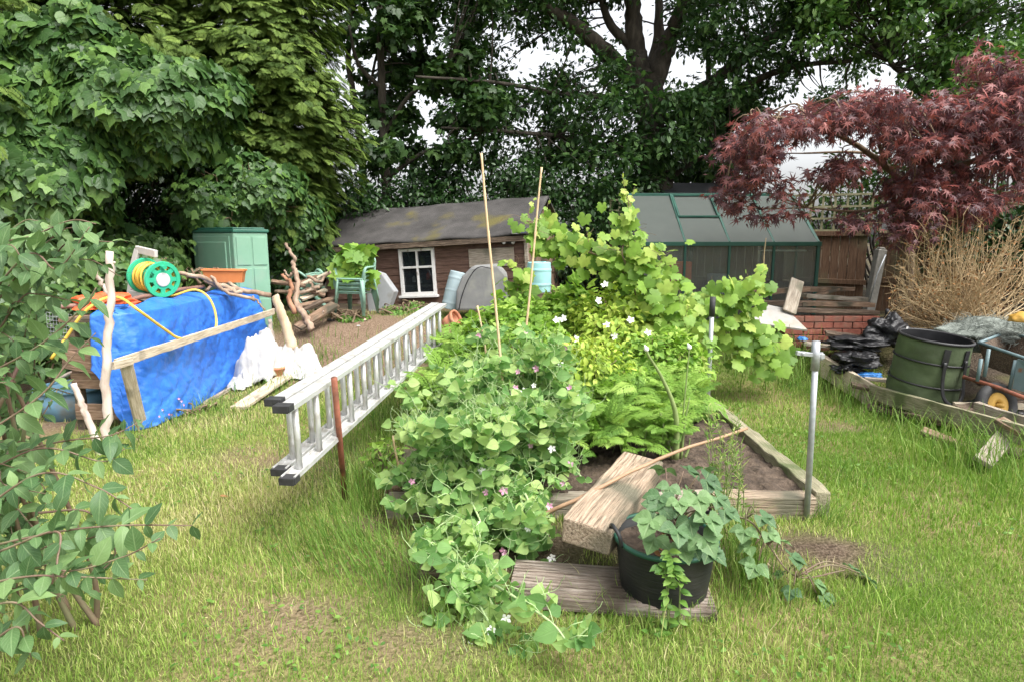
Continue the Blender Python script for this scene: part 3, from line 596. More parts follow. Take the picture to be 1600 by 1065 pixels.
# canes
def cane(u0, v0, u1, v1, y, r, label, ytop=None, m=None, group='bamboo canes in the bed'):
    a, b = at(u1, v1, y), at(u0, v0, ytop or y); a = a - (b - a).normalized() * .12; Lc = (b - a).length; P, Rr = [], []; n = max(4, int(Lc / .045)); q = MB(); kn = max(2, int(Lc / .24))
    for i in range(n + 1):
        t_ = i / n; nd = abs((t_ * kn) % 1 - .0); nd = min(nd, 1 - nd) * Lc / kn
        P.append(a.lerp(b, t_) + V3(.008 * sin(t_ * 5 + u0), 0, 0)); Rr.append(r * (1.05 - .25 * t_) * (1.28 if nd < .012 else 1))
    return ob('bamboo_cane', q.tube(P, Rr, 9), m or m_cane, label=label, cat='cane', group=group, smooth=True)
cane(754, 240, 793, 715, 3.9, .0095, 'tallest bamboo cane standing in the middle of the pea plants', 4.2)
cane(848, 262, 812, 590, 4.6, .009, 'tall bamboo cane leaning right beside the turquoise barrel', 4.8)
cane(746, 478, 768, 615, 4.5, .008, 'short bamboo cane left of the tall pair among the peas')
cane(616, 680, 622, 735, 3.75, .0075, 'stubby pale cane at the left corner of the pea plants', m=m_cane)
cane(661, 684, 669, 730, 3.7, .0075, 'stubby yellowish cane in front of the peas')
cane(734, 695, 739, 755, 3.6, .006, 'thin brown stick in the shade of the peas', m=m_stick)
cane(815, 560, 818, 640, 4.3, .007, 'brown cane among the pea flowers')
cane(677, 588, 682, 630, 5.3, .007, 'short brown cane beside the wooden stake', m=m_stick)
cane(1196, 372, 1194, 420, 7.2, .006, 'far cane poking above the vine leaves before the greenhouse')
# sleeper block and stick
sA, sB = at(915, 838, 2.62), at(1003, 726, 3.45)
plank('timber_block', sA, sB, .24, .125, w_sleeper, up=(.1, 0, 1), wear=.16, bevel=.011, label='thick weathered sleeper offcut lying across the pot rim and the bed', cat='timber block')
branch('garden_stick', [at(806, 822, 3.0), at(900, 780, 2.95), at(1030, 716, 3.15), at(1168, 668, 3.4)], .012, .0085, m_stick, wob=.003, label='thin brown stick resting across the sleeper offcut', cat='stick')
# ------------------------------------------------------------------ black pot with its plant
pc = V3(.70, 2.60, 0)
pot = empty('plant_pot', pc, 'big black plastic pot with green rim at the front of the bed', 'pot')
ob('pot_body', MB().lathe([(.175, .0), (.195, .035), (.208, .14), (.222, .265), (.226, .28), (.21, .28), (.196, .14), (.18, .03), (0.001, .03)], 40, pc), m_pot, pot, smooth=True)
ob('rim', MB().lathe([(.222, .268), (.236, .271), (.236, .289), (.221, .289), (.221, .272)], 40, pc, closed=True), m_rim, pot, smooth=True)
for a in (R(18), R(192)):
    d = V3(cos(a), sin(a), 0); e = V3(-sin(a), cos(a), 0); c = pc + d * .234 + V3(0, 0, .278)
    ob('handle', MB().tube(catmull([c - e * .055, c - e * .05 + V3(0, 0, .05) + d * .01, c + V3(0, 0, .075) + d * .02, c + e * .05 + V3(0, 0, .05) + d * .01, c + e * .055]), .009, 8), m_black, pot, smooth=True)
ob('potting_soil', MB().grid(lambda a, b: pc + V3((.215 * b) * cos(2 * pi * a), .215 * b * sin(2 * pi * a), .245 + .014 * sin(a * 40) * sin(b * 17)), 30, 8), m_soil, pot, smooth=True)
def plant_tree(name, loc, label, cat, group=None): return empty(name, loc, label, cat, group)
def leaf_stalks(stem, lb, T, base, ends, size, r=.004, pitch=.5, nleaf=1, r0=0, r1=1):
    for e in ends:
        e = Vector(e); mid = Vector(base).lerp(e, .5) + V3(0, 0, .05); stem.tube(catmull([base, mid, e], 4), [r, r * .7], 5)
        d = (e - Vector(base)); d.z = 0; d = d.normalized() if d.length > 1e-3 else V3(1, 0, 0)
        lb.add(T, [tuple(e)], [(d.x + U(-.3, .3), d.y + U(-.3, .3), -pitch * U(.3, 1.2))], [(U(-.3, .3), U(-.5, .1), 1)], size * U(.75, 1.2), U(r0, r1))
T_BIG = T_tri(T_oval(.98, 13, .3, .22, .72, .02, .07))
pl = plant_tree('bramble_plant', pc + V3(0, 0, .25), 'broad leaved bramble plant growing in the black pot', 'plant')
s, lf = MB(), LB()
leaf_stalks(s, lf, T_BIG, tuple(pc + V3(.02, .02, .25)), [at(u, v, y) for u, v, y in ((1048, 752, 2.6), (1036, 765, 2.55), (1090, 742, 2.6), (1058, 775, 2.4), (1085, 765, 2.45), (1100, 795, 2.4), (1025, 800, 2.4), (1055, 815, 2.36), (1090, 825, 2.36), (1068, 735, 2.7), (1110, 770, 2.5), (1040, 730, 2.75), (1075, 800, 2.4), (1035, 780, 2.5), (1100, 730, 2.8), (1060, 845, 2.4), (1120, 790, 2.55), (1075, 840, 2.42), (1095, 850, 2.45), (1050, 790, 2.6), (1065, 760, 2.6), (1030, 830, 2.42))], .115)
ob('stems', s, m_rstem, pl, smooth=True); lf.build('leaves', l_straw, pl)
lf = LB(); cluster(lf, T_OVAL, pc + V3(-.05, -.05, .28), 14, (.13, .1, .05), .06); lf.build('dead_leaves', l_dead, pl)
# runner trailing right of the pot
rn = plant_tree('bramble_runner', at(1140, 800, 2.75), 'bramble runner trailing over bare soil right of the black pot', 'plant')
s, lf = MB(), LB(); rp = [V3(.86, 2.72, .34), at(1165, 810, 2.7), at(1200, 850, 2.62), at(1245, 900, 2.55), at(1320, 890, 2.65)]
s.tube(catmull(rp, 8), [.005, .003], 6)
leaf_stalks(s, lf, T_BIG, tuple(at(1165, 810, 2.7)), [at(u, v, y) for u, v, y in ((1180, 800, 2.68), (1165, 820, 2.66), (1192, 825, 2.64))], .125)
leaf_stalks(s, lf, T_BIG, tuple(at(1200, 850, 2.62)), [at(u, v, y) for u, v, y in ((1185, 875, 2.58), (1225, 865, 2.6), (1215, 845, 2.66), (1180, 850, 2.6))], .11)
leaf_stalks(s, lf, T_BIG, tuple(at(1245, 900, 2.55)), [at(u, v, y) for u, v, y in ((1240, 915, 2.5), (1265, 905, 2.54), (1230, 895, 2.58), (1275, 925, 2.5), (1325, 885, 2.66), (1345, 895, 2.64))], .10)
ob('stems', s, m_rstem, rn, smooth=True); lf.build('leaves', l_straw, rn)
wdp = plant_tree('weed', on(1040, 955, .0), 'small weed with yellow bud growing up the front of the black pot', 'weed'); s, lf = MB(), LB()
for pts in ([on(1045, 985), at(1040, 900, 2.30), at(1028, 880, 2.29)], [on(1030, 982), at(1050, 890, 2.29), at(1045, 860, 2.30)], [on(1060, 985), at(1062, 910, 2.29), at(1050, 885, 2.29)]):
    P = catmull(pts, 5); s.tube(P, [.004, .002], 5)
    for p in P[1:]: lf.add(T_OVAL, [tuple(p)] * 2, [(U(-1, 1), -.4, U(-.2, .3)) for _ in '12'], [(0, -.7, 1)] * 2, [.04, .05], [U(0, 1), U(0, 1)])
for _ in range(10): lf.add(T_OVAL, [tuple(on(U(1005, 1050), U(970, 995)))], [(U(-1, 1), -.3, .5)], [(0, -.5, 1)], .045, U(0, 1))
ob('stems', s, m_stem, wdp, smooth=True); lf.build('leaves', l_weed, wdp)
# feathery grassy seedhead plant behind the pot
sp = plant_tree('seedhead_plant', V3(1.15, 3.3, .1), 'tall wispy plant gone to seed behind the black pot', 'plant'); s, lf = MB(), LB()
for i in range(15):
    b = V3(1.12 + U(-.08, .1), 3.0 + U(-.1, .25), .1); e = at(U(1105, 1160), U(625, 730), b.y + U(-.1, .1)); P = catmull([b, b.lerp(e, .5) + V3(U(-.04, .04), 0, .05), e], 6); s.tube(P, [.0035, .0015], 4)
    for p in P[2:]: 
        for _ in range(3): lf.add(T_SIMPLE, [tuple(p)], [(U(-1, 1), U(-1, 1), U(.2, 1.2))], [(U(-1, 1), U(-1, 1), .4)], [[.012, U(.02, .06), .03]], U(0, 1))
ob('stems', s, m_stem, sp, smooth=True); lf.build('leaves', l_tall, sp)
# ------------------------------------------------------------------ vegetables in the bed
def flower(parent, p, m, r=.022, five=True):
    b = MB(); k = 5; n = V3(U(-.6, .6), -1, U(-.1, .9)).normalized(); t_ = n.cross(V3(0, 0, 1)).normalized(); w = n.cross(t_)
    for i in range(k):
        a = 2 * pi * i / k + U(-.2, .2); c = t_ * cos(a) + w * sin(a); c2 = t_ * cos(a + .5) + w * sin(a + .5); c3 = t_ * cos(a - .5) + w * sin(a - .5); q = Vector(p)
        b.add([q, q + c2 * r * .8 + n * .006, q + c * r * 1.15 + n * .01, q + c3 * r * .8 + n * .006], [(0, 1, 2, 3)])
    b.lathe([(.001, -.004), (r * .22, 0), (r * .15, .006), (.001, .007)], 6, p)
    return ob('flower', b, m, parent)
def PX_(p):
    q = p - CAM; d = q.y * cos(TH) - q.z * sin(TH)
    return (800 + FP * q.x / d, 532.5 - FP * (q.y * sin(TH) + q.z * cos(TH)) / d, p.y)
def pea_plant(base, ends, label, nl=11, size=.078, fl=(), flw=m_petalp):
    pl = plant_tree('pea_plant', base, label, 'pea plant', 'pea plants at the front of the bed'); s, lf = MB(), LB(); base = Vector(base)
    ends = list(ends) + [Vector(e) + V3(U(-.1, .1), U(.0, .15), U(.08, .2)) for e in ends[::4]]
    for e in ends:
        e = Vector(e); b = base + V3(U(-.1, .1), U(-.08, .08), 0)
        mid = b.lerp(e, .5) + V3(U(-.07, .07), U(-.07, .07), U(.02, .14)); P = catmull([b, mid, e, e + V3(U(-.1, .1), U(-.1, .06), U(-.09, .05))], 7); s.tube(P, [.007, .0042], 5)
        n = len(P)
        for i in range(2, n, 1):
            p = P[i]; 
            if i % 2 == 0 and U(0, 1) < .8:
                for sd_ in (-1, 1):   # clasping stipules
                    a = U(0, 2 * pi); lf.add(T_PEA, [tuple(p)], [(cos(a), sin(a) - .3, U(-.4, .35))], [(U(-1, 1), U(-1.3, -.2), U(-.3, .8))], size * U(.45, 1.4), U(0, 1))
            if i % 2:
                a = U(0, 2 * pi); d = V3(cos(a), sin(a) - .35, U(0, .9)).normalized(); q = p + d * .10; s.tube([p, p.lerp(q, .5) + V3(0, 0, .012), q], .002, 4)
                for f in (.5, .95):
                    c = p + d * .10 * f
                    for sg in (-1, 1): lf.add(T_PEA, [tuple(c)], [tuple(d * .4 + V3(-d.y, d.x, 0) * sg + V3(0, 0, U(-.4, .15)))], [(U(-1, 1), U(-1.2, -.1), U(-.2, .9))], size * U(.35, 1.1), U(0, 1))
                if U(0, 1) < .8:      # tendril
                    T = [q]; dd = d.copy()
                    for j in range(6): dd = (dd + V3(U(-.5, .5), U(-.5, .5), U(-.1, .5))).normalized(); T.append(T[-1] + dd * .022)
                    s.tube(T, .0015, 3, cap=False)
    ob('stems', s, m_pstem, pl, smooth=True); lf.build('leaves', l_pea, pl)
    fl = list(fl) + [tuple(PX_(P_ + V3(0, -.04, .02))) for P_ in random.sample(ends, max(1, len(ends) // 6))]
    for (u, v, y) in fl: flower(pl, at(u, v, y), random.choice((m_petalp, m_petalw, m_petalp)) if flw is m_petalp else flw, U(.016, .024))
    return pl
def ends(u0, u1, v0, v1, y0, y1, n): return [at(U(u0, u1), U(v0, v1), U(y0, y1)) for _ in range(n)]
pea_plant((-.35, 3.75, .1), ends(622, 720, 660, 760, 3.2, 3.6, 13) + ends(630, 690, 750, 810, 3.15, 3.35, 5), 'pea plant sprawling at the left front corner of the bed', fl=((690, 830, 3.1), (753, 735, 3.1)))
pea_plant((-.05, 3.62, .1), ends(690, 830, 660, 790, 3.05, 3.5, 17), 'pea plant with purple and white flowers in front of the tallest cane', fl=((754, 735, 3.05), (787, 765, 3.0), (760, 768, 3.0), (822, 800, 3.0), (880, 755, 3.2), (858, 790, 3.1)))
pea_plant((.25, 3.8, .1), ends(790, 915, 630, 760, 3.3, 3.7, 15), 'pea plant leaning right towards the sleeper offcut', fl=((818, 798, 3.1), (840, 800, 3.1), (862, 700, 3.3), (830, 695, 3.3)))
pea_plant((-.15, 4.25, .12), ends(690, 800, 570, 670, 3.9, 4.3, 16), 'pea plant climbing the tallest cane, topmost of the peas', fl=((713, 678, 3.8), (775, 640, 3.8), (800, 645, 3.8)))
pea_plant((.2, 4.3, .12), ends(770, 890, 540, 670, 3.9, 4.4, 18), 'pea plant climbing the leaning cane, dotted with pale flowers', fl=((810, 580, 3.9), (838, 575, 3.9), (805, 605, 3.9), (835, 602, 3.9), (885, 625, 3.9), (880, 615, 3.9), (890, 605, 3.9), (870, 680, 3.8)))
pea_plant((-.45, 4.35, .12), ends(640, 720, 640, 700, 4.0, 4.4, 8), 'low pea plant behind the stubby canes at the ladder side', size=.07)
pea_plant((-.1, 3.42, .12), ends(665, 790, 800, 910, 2.75, 3.1, 9), 'pea plant hanging over the front timber of the bed', fl=((742, 825, 2.9), (788, 860, 2.8), (760, 890, 2.75)))
pea_plant((.1, 3.40, .12), ends(780, 870, 800, 880, 2.85, 3.15, 8), 'pea plant drooping beside the end of the sleeper offcut', fl=((862, 870, 2.8),))
pea_plant((-.2, 2.75, .05), ends(640, 720, 940, 970, 2.4, 2.5, 2) + ends(740, 860, 960, 1030, 2.15, 2.35, 4), 'pea runners trailing onto the lawn nearest the viewer', fl=((705, 1010, 2.25), (733, 1008, 2.25), (730, 1055, 2.1), (790, 965, 2.35)), flw=m_petalw, size=.085)
# feathery carrots
def carrots(c, r, n, h, label, size=.26, group='feathery carrot clumps'):
    pl = plant_tree('carrot_clump', c, label, 'vegetable', group); lf, s = LB(), MB()
    for i in range(n):
        a = U(0, 2 * pi); q = math.sqrt(U(0, 1)); b = V3(c[0] + r[0] * q * cos(a), c[1] + r[1] * q * sin(a), c[2]); e = b + V3(U(-.1, .1), U(-.12, .08), h * U(.45, 1))
        if i % 6 == 0: s.tube(catmull([b, b.lerp(e, .6) + V3(0, 0, .03), e], 3), [.003, .002], 4)
        d = e - b
        for j in range(2): lf.add(T_FROND, [tuple(b + d * U(.7, 1))], [(U(-1, 1), U(-1.1, .7), U(.1, .9))], [(U(-.4, .4), U(-.6, .2), 1)], size * U(.5, 1), np.clip(random.gauss(.45, .22), 0, 1))
    ob('stems', s, m_stem, pl, smooth=True); lf.build('fronds', l_carrot, pl); return pl
carrots((.72, 4.35, .12), (.5, .55), 380, .36, 'feathery green carrot tops behind the sleeper offcut', .22)
carrots((1.05, 5.0, .13), (.48, .6), 330, .42, 'feathery carrot tops beneath the vine beside the far galvanised pole', .24)
carrots((-.45, 5.0, .13), (.3, .4), 160, .4, 'feathery dark tops between the ladder and the peas', .26)
carrots((-.35, 5.9, .14), (.4, .5), 210, .55, 'tall feathery tops beside the far end of the ladder', .3)
carrots((.45, 4.9, .13), (.35, .4), 170, .38, 'feathery tops between the peas and the yellow strawberry leaves', .22)
# yellow-green strawberry / currant leaves
def leafy(name, c, r, n, T, size, m, label, cat, group=None, seed=1, stems=14, out=.6, shell=.35, **kw):
    c = Vector(c); pl = plant_tree(name, (c.x, c.y, max(.1, c.z - r[2])), label, cat, group); lf, s = LB(), MB()
    bush(lf, T, c, r, n, size, seed, shell, out, .45, .9, zmin=.08, **kw)
    for i in range(stems):
        d = V3(U(-1, 1), U(-1, 1), U(.1, 1)).normalized(); e = c + V3(d.x * r[0], d.y * r[1], d.z * r[2]) * .85; b = V3(c.x + U(-.3, .3) * r[0], c.y + U(-.3, .3) * r[1], c.z - r[2]); s.tube(catmull([b, b.lerp(e, .5) + V3(0, 0, .05), e], 5), [.006, .003], 5)
    ob('stems', s, m_vine, pl, smooth=True); lf.build('leaves', m, pl); return pl
leafy('strawberry_plant', at(905, 575, 5.0), (.42, .4, .26), 1700, T_OVAL, .062, l_yell, 'mound of yellow green leaves in the middle of the bed', 'plant', seed=4)
leafy('raspberry_bush', at(805, 530, 6.2), (.45, .4, .36), 1300, T_STRAW, .125, l_berry, 'bright green raspberry bush behind the tallest canes', 'bush', 'raspberry bushes in the bed', seed=5)
leafy('raspberry_bush', at(880, 510, 6.6), (.5, .4, .42), 1500, T_STRAW, .125, l_berry, 'bright green raspberry bush left of the white flowers, below the turquoise barrel', 'bush', 'raspberry bushes in the bed', seed=6)
leafy('raspberry_bush', at(745, 545, 6.5), (.3, .35, .35), 700, T_STRAW, .115, l_berry, 'small raspberry bush beside the far end of the ladder and orange pot', 'bush', 'raspberry bushes in the bed', seed=16)
fx = leafy('flowering_plant', at(965, 520, 6.1), (.55, .45, .45), 3200, T_SIMPLE, .075, l_yell, 'fine leaved yellow green plant with white flowers under the vine arch', 'plant', seed=7)
for (u, v) in ((945, 445), (870, 500), (948, 508), (960, 525), (978, 552), (1003, 545), (1000, 562), (1012, 520), (935, 470), (900, 530), (985, 500), (880, 498)): flower(fx, at(u, v, 5.55), m_petalw, .034)
leafy('leafy_plant', at(1030, 570, 5.5), (.42, .35, .36), 2200, T_SIMPLE, .075, l_berry, 'fine leaved green plant in front of the far galvanised pole', 'plant', seed=8)
leafy('leafy_plant', at(690, 620, 5.2), (.22, .25, .18), 300, T_OVAL, .07, l_weed, 'low dark weed clump beneath the ladder edge', 'plant', seed=9)
leafy('leafy_plant', at(600, 720, 3.95), (.16, .16, .16), 200, T_OVAL, .06, l_carrot, 'small parsley like plant just right of the rusty post', 'plant', seed=10)
leafy('leafy_plant', at(985, 610, 4.9), (.36, .3, .2), 1300, T_OVAL, .055, l_berry, 'bright mound of small leaves between the yellow leaves and the onion stalk', 'plant', seed=21)
leafy('leafy_plant', at(830, 560, 5.3), (.4, .35, .3), 1500, T_OVAL, .06, l_carrot, 'mid green leafy clump behind the highest peas', 'plant', seed=22)
leafy('leafy_plant', at(1075, 640, 5.0), (.22, .22, .16), 500, T_SIMPLE, .07, l_carrot, 'small leafy clump at the foot of the far galvanised pole', 'plant', seed=23)
# lone onion gone to flower
on_ = plant_tree('onion_plant', at(1052, 715, 3.9), 'onion with thick blue green stalk and closed flower bud', 'onion'); s = MB()
P = catmull([at(1056, 716, 3.9), at(1057, 660, 3.88), at(1050, 625, 3.86), at(1032, 585, 3.84), at(1014, 556, 3.82), at(1011, 548, 3.82)], 6); s.tube(P, [.022 - .014 * min(1, i / 22) for i in range(len(P))], 9)
for q in (([1050, 716], [1036, 660], [1030, 640]), ([1064, 716], [1070, 660], [1078, 620]), ([1070, 714], [1076, 700], [1078, 684])): s.tube(catmull([at(a, b, 3.95) for a, b in q], 5), [.012, .003], 6)
s.tube(catmull([at(1062, 700, 4.0), at(1072, 600, 4.0), at(1077, 545, 4.0)], 5), [.006, .004], 6)
ob('leaves', s, m_stem, on_, smooth=True)
for (u, v, y) in ((1010, 545, 3.82), (1077, 542, 4.0)):
    c = at(u, v, y); b = MB().lathe([(.001, -.02), (.014, -.01), (.016, .004), (.008, .018), (.001, .03)], 10, c, Matrix.Rotation(R(-25), 3, 'Y'))
    ob('flower_bud', b, m_petalw, on_, smooth=True)
# ------------------------------------------------------------------ grape vine
def vine(pts, label, n, size, spread, side=9, seed=0, tend=6):
    P = catmull(pts, 9); pl = plant_tree('grape_vine', P[0], label, 'grape vine', 'grape vine shoots over the bed'); s, lf = MB(), LB(); s.tube(P, [.011, .004], 7)
    for i in range(n):
        p = P[int(len(P) * U(0, .88))] + V3(random.gauss(0, spread), random.gauss(0, spread * .7), random.gauss(0, spread)); a = U(0, 2 * pi)
        lf.add(T_GRAPE, [tuple(p)], [(cos(a) * .7, sin(a) * .4 - .45, U(-1.0, .1))], [(U(-.5, .5), -.75, U(.1, 1.0))], size * U(.55, 1.1), np.clip(random.gauss(.45, .25), 0, 1))
    for i in range(side):
        p = P[random.randrange(len(P))]; e = p + V3(U(-.12, .12), U(-.1, .1), U(.05, .28)); s.tube(catmull([p, p.lerp(e, .6) + V3(U(-.03, .03), 0, 0), e], 4), [.004, .0015], 5)
        for k in range(3): lf.add(T_GRAPE, [tuple(p.lerp(e, .5 + .25 * k))], [(U(-1, 1), -.4, U(-.3, .5))], [(U(-.4, .4), -.8, .5)], size * (.55 - .14 * k), U(.5, 1))
    for i in range(tend):
        p = P[random.randrange(len(P))] + V3(0, -.03, .03); T = [p]; d = V3(U(-1, 1), U(-.4, .1), U(0, .8)).normalized()
        for j in range(8): d = (d + V3(U(-.4, .4), U(-.3, .3), U(-.35, .25))).normalized(); T.append(T[-1] + d * .035)
        s.tube(T, .002, 3, cap=False)
    ob('stems', s, m_vine, pl, smooth=True); lf.build('leaves', l_grape, pl); return pl
vine([at(1010, 545, 6.3), at(1000, 490, 6.2), at(985, 430, 6.0), at(972, 395, 5.9), at(982, 355, 5.9), at(982, 312, 5.9)], 'vine shoot rising highest before the greenhouse roof', 100, .105, 0.11, 8)
vine([at(980, 430, 6.1), at(935, 400, 6.2), at(890, 388, 6.3), at(855, 380, 6.4), at(838, 350, 6.4), at(815, 345, 6.4)], 'vine arm reaching left to the leaning cane in front of the dark gap', 136, .105, 0.09, 9)
vine([at(985, 395, 6.0), at(1020, 420, 5.9), at(1035, 470, 5.8), at(1025, 520, 5.8)], 'vine arm falling in front of the left greenhouse pane', 107, .105, 0.11, 6)
vine([at(1030, 520, 6.1), at(1075, 480, 6.0), at(1120, 478, 5.95), at(1165, 462, 5.9), at(1192, 440, 5.9)], 'vine shoot reaching right above the far galvanised pole', 157, .105, 0.11, 9)
vine([at(1060, 490, 5.8), at(1062, 520, 5.8), at(1068, 560, 5.8), at(1050, 590, 5.8)], 'vine mass hanging left of the far galvanised pole', 100, .105, 0.14, 6)
vine([at(1140, 510, 6.0), at(1170, 530, 6.0), at(1195, 548, 6.0), at(1235, 535, 6.1)], 'vine tip spilling right over the grass towards the white board', 128, .105, 0.11, 6)
vine([at(800, 470, 6.9), at(808, 455, 7.0), at(812, 430, 7.0), at(806, 415, 7.0)], 'small vine shoot right of the grey covered barbecue', 26, .14, .08, 4)
# ------------------------------------------------------------------ shed (leaning with age)
A, Bp = at(497, 383, 10.0), at(834, 361, 8.9); sx = (Bp - A).normalized(); sz = V3(0, 0, 1); sz = (sz - sx * sz.dot(sx)).normalized(); sy = sz.cross(sx)
LS = (Bp - A).length; HW = 1.12
MS = Matrix.Translation(A - sz * HW) @ Matrix((sx, sy, sz)).transposed().to_4x4()
shed = empty('shed', A, 'low brown timber shed with mossy felt roof and white four pane window', 'shed', M=MS)
def sl(u, v): return on_frame(u, v, MS)
def spart(name, mb, m, par=None, **kw): return ob(name, mb, m, par or shed, local=True, **kw)
wl, wr = sl(508, 420).x, sl(823, 420).x; wa, wb = sl(624, 390), sl(684, 460)
wx0, wx1, wz0, wz1 = wa.x, wb.x, wb.z, wa.z + .0
b = MB(); bh = .118; z = -.25; i = 0
while z < HW - .1:
    z1 = z + bh
    segs = [(wl, wr)] if (z1 <= wz0 or z >= wz1) else [(wl, wx0), (wx1, wr)]
    for s0, s1 in segs:
        cuts = [s0] + ([s0 + (s1 - s0) * U(.3, .7)] if s1 - s0 > 1.2 else []) + [s1]
        for p, q in zip(cuts, cuts[1:]):
            e = U(-.003, .003); b.prism([(0, .012 + e, z), (0, -.016 + e, z), (0, -.004 + e, z1 + .012), (0, .012 + e, z1 + .012)], (p + .001, 0, 0), (q - .001, 0, 0))
    z = z1
spart('front_wall', b, m_shed)
b = MB()
for x in (wl, wr): b.prism([(x, .02, -.25), (x, 1.9, -.25), (x, 1.9, HW), (x, .95, HW + .52), (x, .02, HW)], (-.015, 0, 0), (.015, 0, 0))
b.box(((wl + wr) / 2, 1.9, HW / 2 - .12), (wr - wl, .03, HW + .24)); b.box(((wl + wr) / 2, .95, -.2), (wr - wl - .05, 1.8, .04))
spart('side_walls', b, w_brown)
def roof_fn(a, c):
    x = LS * a; y = -.16 + (1.11 + .01) * c; return V3(x, y, HW - .05 + (.60 * c ** .96) + .012 * sin(x * 6 + c * 3) - .025 * sin(pi * c) * sin(pi * a))
b = MB().grid(roof_fn, 60, 14); rf = spart('roof', b, m_felt, smooth=True, solid=.03)
b = MB().grid(lambda a, c: V3(LS * a, .955 + 1.1 * c, HW + .55 - .6 * c), 20, 3); spart('rear_roof_slope', b, m_felt, solid=.03)
b = MB().box((LS / 2, -.15, HW - .10), (LS - .02, .022, .075)); spart('fascia', b, w_dark, bevel=.003)
# window
win = empty('window', (0, 0, 0), None, None); win.parent = shed; win.matrix_basis = Matrix.Identity(4)
fr = MB(); ft = .045; cx = (wx0 + wx1) / 2; cz = wz0 + (wz1 - wz0) * .60
for x in (wx0 + ft / 2, wx1 - ft / 2): fr.box((x, -.02, (wz0 + wz1) / 2), (ft, .06, wz1 - wz0))
for z in (wz0 + ft / 2, wz1 - ft / 2): fr.box((cx, -.022, z), (wx1 - wx0 - 2 * ft, .06, ft))
fr.box((cx, -.018, (wz0 + wz1) / 2), (.026, .045, wz1 - wz0 - 2 * ft)); fr.box((cx, -.02, cz), (wx1 - wx0 - 2 * ft, .05, .034))
spart('window_frame', fr, m_wframe, win, bevel=.003)
spart('window_pane', MB().box((cx, -.004, (wz0 + wz1) / 2), (wx1 - wx0 - .04, .004, wz1 - wz0 - .04)), m_win, win)
spart('sill', MB().box((cx, -.045, wz0 - .02), (wx1 - wx0 + .06, .09, .035)), m_wframe, win, bevel=.004)
q = sl(733, 390), sl(805, 415)
spart('notice_panel', MB().box(((q[0].x + q[1].x) / 2, -.028, (q[0].z + q[1].z) / 2), (q[1].x - q[0].x, .018, q[0].z - q[1].z)), w_grey, bevel=.002)
spart('corner_strip', MB().box((wr + .012, -.015, HW / 2 - .1), (.05, .05, HW + .2)), w_grey, bevel=.003)
def sw(u, v, d=0): p = sl(u, v); p.y += d; return MS @ p
# things seen through the window
for (u, v, r, h, m, lab) in ((640, 437, .03, .10, m_white, 'white pot standing behind the lower left window pane of the shed'), (650, 439, .028, .09, m_white, 'small white bottle beside the white pot in the shed window'), (663, 432, .04, .12, m_red, 'red tin behind the lower right window pane of the shed')):
    c = sw(u, v, .16); ob('jar', MB().lathe([(.001, 0), (r, 0), (r, h * .75), (r * .5, h * .85), (r * .5, h), (.001, h)], 14, c - V3(0, 0, h / 2), sx.to_track_quat('X', 'Z').to_matrix()), m, label=lab, cat='jar', group='jars in the shed window', smooth=True)
c = MS @ V3(cx, .2, sl(650, 446).z - .02); ob('shelf', MB().bar(c - sx * .5, c + sx * .45, .22, .02), w_grey, label='grey shelf inside the shed behind the window', cat='shelf')
# lamps on the eave
for k, (u, lab) in enumerate(((811, 'left of the two small solar panels on the shed eave'), (823, 'right of the two small solar panels on the shed eave'))):
    c = sw(u, 361, -.185) ; t_ = empty('solar_panel', c, lab, 'solar panel', 'solar panels on the shed')
    Q = Matrix.Rotation(R(-8), 3, 'X'); w = .105
    ob('panel_frame', MB().box(c, (w, .025, .10), Q), m_black if k else m_greyp, t_, bevel=.005); ob('cell', MB().box(c + Q @ V3(0, -.0145, 0), (w * .78, .003, .075), Q), m_solar, t_)
t_ = empty('security_light', sw(797, 378, -.06), 'black twin spotlight fixed under the shed eave', 'lamp'); c = sw(797, 378, -.08)
ob('mount', MB().box(c + V3(0, .03, .0), (.05, .07, .06)), m_black, t_, bevel=.006)
for dx in (-.055, .055):
    Q = Matrix.Rotation(R(100), 3, 'X') @ Matrix.Rotation(R(dx * 500), 3, 'Y')
    h_ = ob('lamp_head', MB().lathe([(.012, -.05), (.03, -.03), (.038, .02), (.038, .03)], 16, c + V3(dx, -.02, .0), Q), m_black, t_, smooth=True)
    ob('lens', MB().lathe([(.034, .031), (.02, .036), (.001, .038)], 14, c + V3(dx, -.02, .0), Q), m_lead, h_, smooth=True)
# ------------------------------------------------------------------ things before the shed
def barrel(name, c, r, h, m, label, cat, tilt=None, ribs=3, lidm=None):
    c = Vector(c); t_ = empty(name, c, label, cat); Q = tilt or Matrix.Identity(3); pr = [(.001, 0), (r * .9, 0)]
    for i in range(41):
        z = i / 40; rr = r * (.93 + .07 * sin(pi * z)); 
        if ribs and abs(((z * ribs) % 1) - .5) < .07: rr *= 1.035
        pr.append((rr, h * z))
    pr += [(r * .86, h * 1.01), (r * .84, h * .985), (.001, h * .985)]
    ob('barrel_body', MB().lathe(pr, 32, c, Q), m, t_, smooth=True)
    ob('bung', MB().lathe([(r * .16, h * .985), (r * .16, h * 1.03), (.001, h * 1.03)], 12, c + Q @ V3(r * .4, 0, 0), Q), lidm or m, t_); return t_
c = at(703, 484, 8.3); barrel('plastic_barrel', c, .13, .52, m_barrel, 'blue grey ribbed barrel leaning on the grey covered barbecue', 'barrel', Matrix.Rotation(R(14), 3, 'Y') @ Matrix.Rotation(R(-8), 3, 'X'), 3)
c = at(842, 450, 7.7); barrel('water_barrel', V3(c.x, c.y, c.z - .05), .155, .37, m_turq, 'turquoise water barrel behind the vine arch', 'barrel', None, 2)
